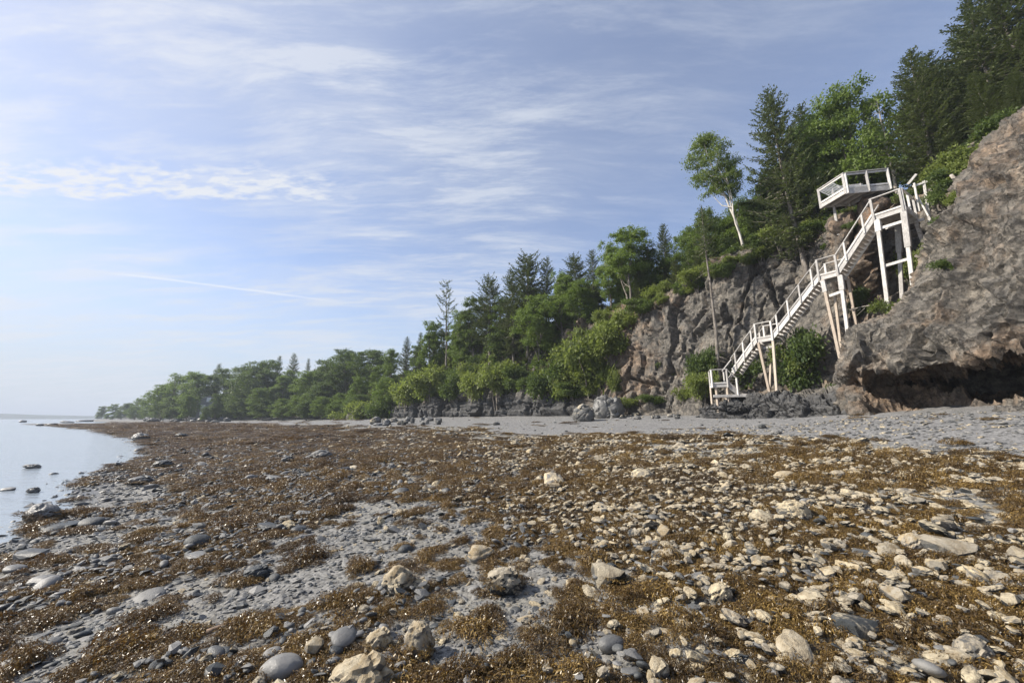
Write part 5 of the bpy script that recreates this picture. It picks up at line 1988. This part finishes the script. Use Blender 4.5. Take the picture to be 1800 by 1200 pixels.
# ------------------------------------------------------------------ boulders and notable stones
def ground_pt(px, py):
    o = np.array([0, 0, CAM_Z])
    r = pt(px, py, 1.0) - o
    lo, hi = 0.8, 400.0
    for _ in range(3):
        d = np.geomspace(lo, hi, 60)
        q = o + r * d[:, None]
        below = q[:, 2] < np.maximum(ground_z(q[:, :2]), SEA_Z)
        i = int(np.argmax(below)) if below.any() else 59
        lo, hi = d[max(i - 1, 0)], d[i]
    return o + r * hi, hi


BOULDERS = [crag(60, 1.1, 0.9, 0.75), crag(61, 1.2, 0.9, 0.62), round_stone(62, 1.25, 0.95, 0.48, 0.22, 4, fac=0.5, name='boulder'), crag(63, 1.1, 1.0, 0.9),
            hull_stone(164, 1.3, 0.8, 0.5, 30, 0.8), round_stone(65, 1.2, 0.85, 0.55, 0.07, 4, fac=0.0, name='boulder'),
            crag(67, 1.1, 0.95, 0.9, 5, 0.40), crag(74, 1.15, 0.95, 0.85, 5, 0.42)]
brg = random.Random(77)


def boulder(px, py, w_px, h_px, v, tn, label, weedy=0, name='boulder', cat='boulder', group='boulders on the beach', rz=None, sink=0.12):
    """px, py: middle of the foot of the stone as the photograph shows it"""
    q, d = ground_pt(px, py)
    dep = q[1] * CP + (q[2] - CAM_Z) * SP
    wdt = w_px * dep / F
    hgt = h_px * dep / F
    e = bpy.data.objects.new(name, None)
    e.empty_display_size = 0.2
    COL.objects.link(e)
    away = unit(np.array([q[0], q[1]])) * wdt * 0.35
    e.location = (q[0] + away[0], q[1] + away[1], q[2] - hgt * sink)
    e.rotation_euler = (0, 0, 0)
    me = BOULDERS[v]
    dm = [max(abs(vv_.co[i]) for vv_ in me.vertices) * 2 for i in range(3)]
    st = link('stone', me, e)
    st.scale = (wdt / dm[0], wdt * 0.85 / dm[1], hgt * 1.25 / dm[2])
    st.location = (0, 0, hgt * 0.5)
    st.rotation_euler = (brg.uniform(-0.12, 0.12), brg.uniform(-0.12, 0.12), rz if rz is not None else brg.uniform(-0.5, 0.5))
    st['tone'] = float(tn)
    for k in range(weedy):
        a_ = brg.uniform(-0.5, 1.2) if k % 2 else brg.uniform(0, 6.28)
        wd = link('weed_tuft', WEEDS[brg.randrange(6)], e)
        r_ = wdt * brg.uniform(0.15, 0.45)
        wd.location = (math.cos(a_) * r_, math.sin(a_) * r_, hgt * brg.uniform(0.55, 0.85) - hgt * 0.9 * (r_ / wdt))
        wd.rotation_euler = (brg.uniform(-0.2, 0.2), brg.uniform(-0.2, 0.2), brg.uniform(0, 6))
        k_ = max(wdt * 0.85, 0.2)
        wd.scale = (k_, k_, k_ * 0.45)
    return tag(e, label, cat, group)


for row in [
    (1027, 741, 48, 33, 6, 0.44, 'left and paler of the two big boulders below the bushy slope'),
    (1072, 735, 60, 42, 7, 0.20, 'right and darker of the two big boulders below the bushy slope'),
    (735, 1165, 64, 62, 3, 0.95, 'pale upright boulder with weed on its right side in the foreground', 2),
    (630, 1250, 125, 66, 1, 0.9, 'broad tan boulder cut by the bottom edge', 0),
    (664, 1158, 54, 40, 1, 0.85, 'tan block just left of the pale upright boulder', 1),
    (492, 1202, 72, 34, 5, 0.05, 'smooth blue grey oval cobble at the bottom edge'),
    (845, 990, 56, 26, 2, 0.92, 'long pale rounded stone lying on the mud patch'),
    (700, 1048, 62, 44, 0, 0.8, 'pale boulder half hidden by weed beside the mud patch', 2),
    (885, 1052, 70, 44, 1, 0.9, 'pale cracked boulder draped with weed right of the mud', 2),
    (1070, 1035, 66, 34, 4, 0.75, 'low tan slab with weed on top right of the cracked boulder', 2),
    (1268, 1066, 46, 34, 1, 0.95, 'white barnacled stone amid the weed right of centre'),
    (1400, 918, 56, 36, 3, 0.7, 'tan boulder with weed on its back in the right weed field', 2),
    (1610, 972, 42, 30, 1, 0.95, 'left of the two cream slabs in the right weed field'),
    (1668, 982, 78, 30, 4, 0.97, 'larger cream slab right of its neighbour in the weed field', 1),
    (1508, 1128, 70, 34, 4, 0.45, 'grey slab with pale barnacle crust at the lower right'),
    (1590, 1128, 48, 28, 1, 0.97, 'cream stone just right of the grey crusted slab'),
    (1715, 1172, 62, 42, 1, 0.6, 'half grey half cream stone near the lower right corner'),
    (70, 918, 60, 30, 0, 0.0, 'round weed covered rock at the water edge on the left', 6),
    (247, 774, 32, 13, 0, 0.1, 'dark weed covered boulder at the curve of the waterline', 3),
    (286, 823, 32, 14, 1, 0.1, 'dark weedy rock up the beach from the water curve', 3),
    (318, 769, 24, 8, 0, 0.1, 'low weedy rock right of the waterline boulder', 2),
    (245, 852, 40, 14, 1, 0.1, 'dark weedy rock left of the mud streaks', 3),
    (565, 806, 40, 15, 0, 0.35, 'weedy boulder in the brown weed field left of centre', 2),
    (505, 814, 24, 12, 1, 0.1, 'small dark rock left of the weedy boulder', 2),
    (688, 828, 18, 14, 3, 0.05, 'dark pointed rock in the middle of the weed field'),
    (56, 823, 26, 7, 1, 0.05, 'low dark rock standing alone in the water'),
    (14, 862, 22, 5, 2, 0.05, 'flat dark rock in the water at the left edge'),
    (58, 866, 20, 9, 1, 0.05, 'small dark rock in the shallow water near the stones'),
    (40, 742, 12, 4, 0, 0.05, 'tiny dark rock in the water off the spit'),
    (1340, 753, 16, 8, 1, 0.15, 'upper brown rock on the grey gravel below the stairs'),
    (1364, 763, 22, 8, 1, 0.1, 'lower brown rock on the grey gravel below the stairs'),
    (872, 747, 16, 6, 1, 0.2, 'small dark rock on the gravel below the ledge bushes'),
    (102, 935, 60, 12, 4, 0.1, 'long flat dark slab near the weed covered rock'),
    (50, 985, 46, 14, 4, 0.05, 'flat dark slab at the left edge by the water'),
    (24, 1008, 36, 12, 5, 0.1, 'smooth grey slab under the flat dark one at the left edge'),
    (470, 935, 40, 13, 4, 0.15, 'grey angular slab left of the mud patch'),
    (345, 985, 44, 9, 4, 0.12, 'thin grey slate slab in the left middle of the beach'),
    (450, 1022, 48, 22, 1, 0.2, 'dark round stone at the mud edge left of centre'),
    (70, 1032, 46, 16, 2, 0.1, 'grey smooth slab in the left foreground'),
    (1740, 800, 40, 8, 4, 0.9, 'long cream slab at the top of the weed field on the right'),
]:
    boulder(*row)
# piled rocks at the left end of the dark ledge and on the far shore
gp = 'tumbled rocks below the dark ledge'
for i, px in enumerate(sorted(brg.uniform(650, 775) for _ in range(26))):
    py = 746 - (px - 650) * 0.02 + brg.uniform(-4, 3)
    boulder(px, py, brg.uniform(8, 20), brg.uniform(5, 12), brg.randrange(5), brg.uniform(0, 0.6), ordinal(i + 1) + ' from the left of the tumbled grey rocks below the dark ledge', 0, 'tumbled_rock', 'rock', gp)
gp2 = 'dark rocks on the far shore'
for i, px in enumerate(sorted(brg.uniform(250, 400) for _ in range(16))):
    boulder(px, 741 + brg.uniform(-1.5, 1), brg.uniform(8, 22), brg.uniform(3, 8), brg.randrange(5), brg.uniform(0, 0.3), ordinal(i + 1) + ' from the left of the dark rocks along the foot of the far wood', 0, 'shore_rock', 'rock', gp2)
gp3 = 'rocks at the tip of the spit'
for i, (px, py, w_) in enumerate(((70, 748, 12), (92, 747, 16), (118, 743, 22), (150, 741, 26))):
    boulder(px, py, w_, 4, 2, 0.05, ordinal(i + 1) + ' from the left of the low dark rocks along the tip of the far spit', 0, 'spit_rock', 'rock', gp3)
gp4 = 'stones at the cliff foot'
for i, px in enumerate(sorted(brg.uniform(1090, 1260) for _ in range(30))):
    boulder(px, 731 + brg.uniform(-6, 6), brg.uniform(5, 16), brg.uniform(3, 8), brg.randrange(5), brg.uniform(0.1, 0.7), ordinal(i + 1) + ' from left of the loose stones at the rusty cliff foot', 0, 'fallen_stone', 'stone', gp4)

# separate weed clumps lying on the bare mud
for px, py, w_px, label in [
    (640, 1000, 70, 'lone brown weed clump on the open mud patch'),
    (545, 1140, 95, 'round amber weed clump in the lower middle of the mud'),
    (575, 1070, 90, 'weed clump at the lower edge of the mud patch'),
    (900, 1175, 110, 'large amber weed clump at the bottom middle'),
    (525, 985, 85, 'reddish weed clump left of the lone one on the mud'),
    (215, 1145, 150, 'wide dark weed mat in the lower left foreground'),
    (330, 1120, 90, 'weed clump beside the driftwood stick'),
    (1010, 1105, 120, 'bright orange brown weed mat right of the pale boulders'),
    (55, 1165, 110, 'dark weed mat in the bottom left corner'),
]:
    q, d = ground_pt(px, py)
    wd = w_px * (q[1] * CP + (q[2] - CAM_Z) * SP) / F
    e = bpy.data.objects.new('seaweed_clump', None)
    COL.objects.link(e)
    e.location = q
    for k in range(3):
        t_ = link('frond_tuft', WEEDS[brg.randrange(6)], e)
        t_.location = (brg.uniform(-0.25, 0.25) * wd, brg.uniform(-0.15, 0.25) * wd, 0.01)
        t_.rotation_euler = (0, 0, brg.uniform(0, 6))
        t_.scale = (wd * 0.75, wd * 0.65, wd * 0.8)
    tag(e, label, 'seaweed', 'weed clumps on the mud')

# driftwood
q0, _ = ground_pt(362, 1118)
q1, _ = ground_pt(494, 1076)
mb = MB()
f = np.linspace(0, 1, 9)
path = q0 + (q1 - q0) * f[:, None]
path[:, 2] += 0.03 + 0.012 * np.sin(f * 6)
path[:, 0] += 0.012 * np.sin(f * 9)
mb.tube(path, np.linspace(0.020, 0.010, 9), 7)
M_STICK = bark_material('wet_driftwood', (0.11, 0.075, 0.05), (0.24, 0.17, 0.12), 14)
tag(link('driftwood_stick', mb.mesh('driftwood_stick', M_STICK, True)), 'thin brown driftwood stick lying on the mud in the left foreground', 'driftwood')
a_, b_ = pt(1672, 308, 19.5), pt(1700, 340, 18.6)
mb = MB()
f = np.linspace(0, 1, 6)
mb.tube(a_ + (b_ - a_) * f[:, None] + np.array([0, 0, 0.03]) * np.sin(f * 5)[:, None], np.linspace(0.07, 0.11, 6), 7)
tag(link('fallen_log', mb.mesh('fallen_log', M_DEADWOOD, True)), 'short bleached log tilted on the rim of the overhanging rock', 'log')
mb = MB()
p0, p1 = on_plane(1492, 545, 0.9), on_plane(1566, 536, 0.2)
f = np.linspace(0, 1, 7)
mb.tube(p0 + (p1 - p0) * f[:, None] + np.array([0, 0, 0.12]) * np.sin(f * 3.1)[:, None], np.linspace(0.012, 0.035, 7), 5)
for k in range(7):
    fq = 0.1 + 0.1 * k
    s_ = p0 + (p1 - p0) * fq
    mb.tube([s_, s_ + np.array([brg.uniform(-0.6, -0.1), brg.uniform(-0.2, 0.4), brg.uniform(-0.6, 0.3)])], [0.014, 0.004], 4)
tag(link('dead_branch', mb.mesh('dead_branch', M_DEADWOOD)), 'bleached dead branch stretched between the tall stair posts', 'branch')

# ------------------------------------------------------------------ the house in the far trees
hq = pt(364, 722, 150)
house = root('house', (hq[0], hq[1], hq[2]), 'pale grey house half hidden by trees on the far shore', 'house')
M_WALL = plain('grey_shingle', (0.24, 0.245, 0.25), 0.8)
M_TRIM = plain('white_trim', (0.78, 0.78, 0.78), 0.6)
M_ROOF = plain('roof_shingle', (0.42, 0.42, 0.43), 0.85)
M_PANE = plain('window_glass', (0.04, 0.05, 0.06), 0.1)
yaw = Matrix.Rotation(R(38), 3, 'Z')
ex, ey = np.array(yaw @ Vector((1, 0, 0))), np.array(yaw @ Vector((0, 1, 0)))


def hpt(x, y, z):
    return hq + ex * x + ey * y + UP * z


HWd, HD, HH, RH = 3.2, 4.2, 3.4, 2.0
V = [hpt(x, y, z) for z in (-3, HH) for x, y in ((-HWd, -HD), (HWd, -HD), (HWd, HD), (-HWd, HD))] + [hpt(0, -HD, HH + RH), hpt(0, HD, HH + RH)]
Vl = np.array(V) - hq
w_me = build_mesh('wall', Vl, [(0, 1, 5, 4), (1, 2, 6, 5), (2, 3, 7, 6), (3, 0, 4, 7)], [(4, 5, 8), (6, 7, 9)], mats=[M_WALL])
link('wall', w_me, house)
ov = 0.35
for sgn in (-1, 1):
    a0 = hpt(0, -HD - ov, HH + RH + 0.1)
    a1 = hpt(0, HD + ov, HH + RH + 0.1)
    b0 = hpt(sgn * (HWd + ov), -HD - ov, HH - RH * ov / HWd + 0.1)
    b1 = hpt(sgn * (HWd + ov), HD + ov, HH - RH * ov / HWd + 0.1)
    T_ = [a0, a1, b1, b0]
    Vr = np.array(T_ + [p_ + UP * 0.12 for p_ in T_]) - hq
    link('roof', build_mesh('roof', Vr, [(0, 1, 2, 3), (4, 7, 6, 5), (0, 3, 7, 4), (1, 5, 6, 2), (3, 2, 6, 7)], mats=[M_ROOF]), house)
for x, z, s_ in ((-1.5, 0.6, 0.6), (1.5, 0.6, 0.6), (0, 3.3, 0.55), (-1.5, -1.6, 0.6), (1.5, -1.6, 0.6)):
    fr_ = beam('window', hpt(x - s_ - 0.12, -HD - 0.03, z + 0.75), hpt(x + s_ + 0.12, -HD - 0.03, z + 0.75), 0.10, 1.6, house, M_TRIM)
    for dx in (-s_ / 2, s_ / 2):
        pn = beam('pane', hpt(x + dx - s_ * 0.44, -HD - 0.085, z + 0.75), hpt(x + dx + s_ * 0.44, -HD - 0.085, z + 0.75), 0.02, 1.36, house, M_PANE)
        mw = pn.matrix_local.copy()
        pn.parent = fr_
        pn.matrix_local = fr_.matrix_local.inverted() @ mw
for yy in (-2.2, 1.2):
    beam('window', hpt(-HWd - 0.03, yy - 0.6, 1.4), hpt(-HWd - 0.03, yy + 0.6, 1.4), 0.10, 1.5, house, M_TRIM)
beam('porch_floor', hpt(-HWd - 1.0, -HD, -0.2), hpt(-HWd - 1.0, HD, -0.2), 2.0, 0.15, house, M_TRIM)
for yy in (-4, -1.4, 1.4, 4):
    beam('porch_post', hpt(-HWd - 1.9, yy, -2.5), hpt(-HWd - 1.9, yy, 2.2), 0.16, 0.16, house, M_TRIM)
beam('porch_roof', hpt(-HWd - 1.0, -HD - 0.2, 2.3), hpt(-HWd - 1.0, HD + 0.2, 2.3), 2.3, 0.12, house, M_ROOF)

# ------------------------------------------------------------------ sea air
hz = bpy.data.materials.new('sea_haze')
hz.use_nodes = True
t = NT(hz.node_tree)
o = t.new('ShaderNodeOutputMaterial')
pv = t.new('ShaderNodeVolumePrincipled')
pv.inputs['Color'].default_value = (0.80, 0.88, 1.0, 1)
pv.inputs['Density'].default_value = 0.00048
pv.inputs['Anisotropy'].default_value = 0.0
t.put(o, 'Volume', pv.outputs[0])
bm = bmesh.new()
bmesh.ops.create_cube(bm, size=1.0)
me = bpy.data.meshes.new('haze')
bm.to_mesh(me)
bm.free()
me.materials.append(hz)
hb = link('haze', me)
hb.scale = (18400, 9800, 75)
hb.location = (0, 4400, 30)
tag(hb, 'thin blue sea haze over the bay', 'haze', kind='stuff')
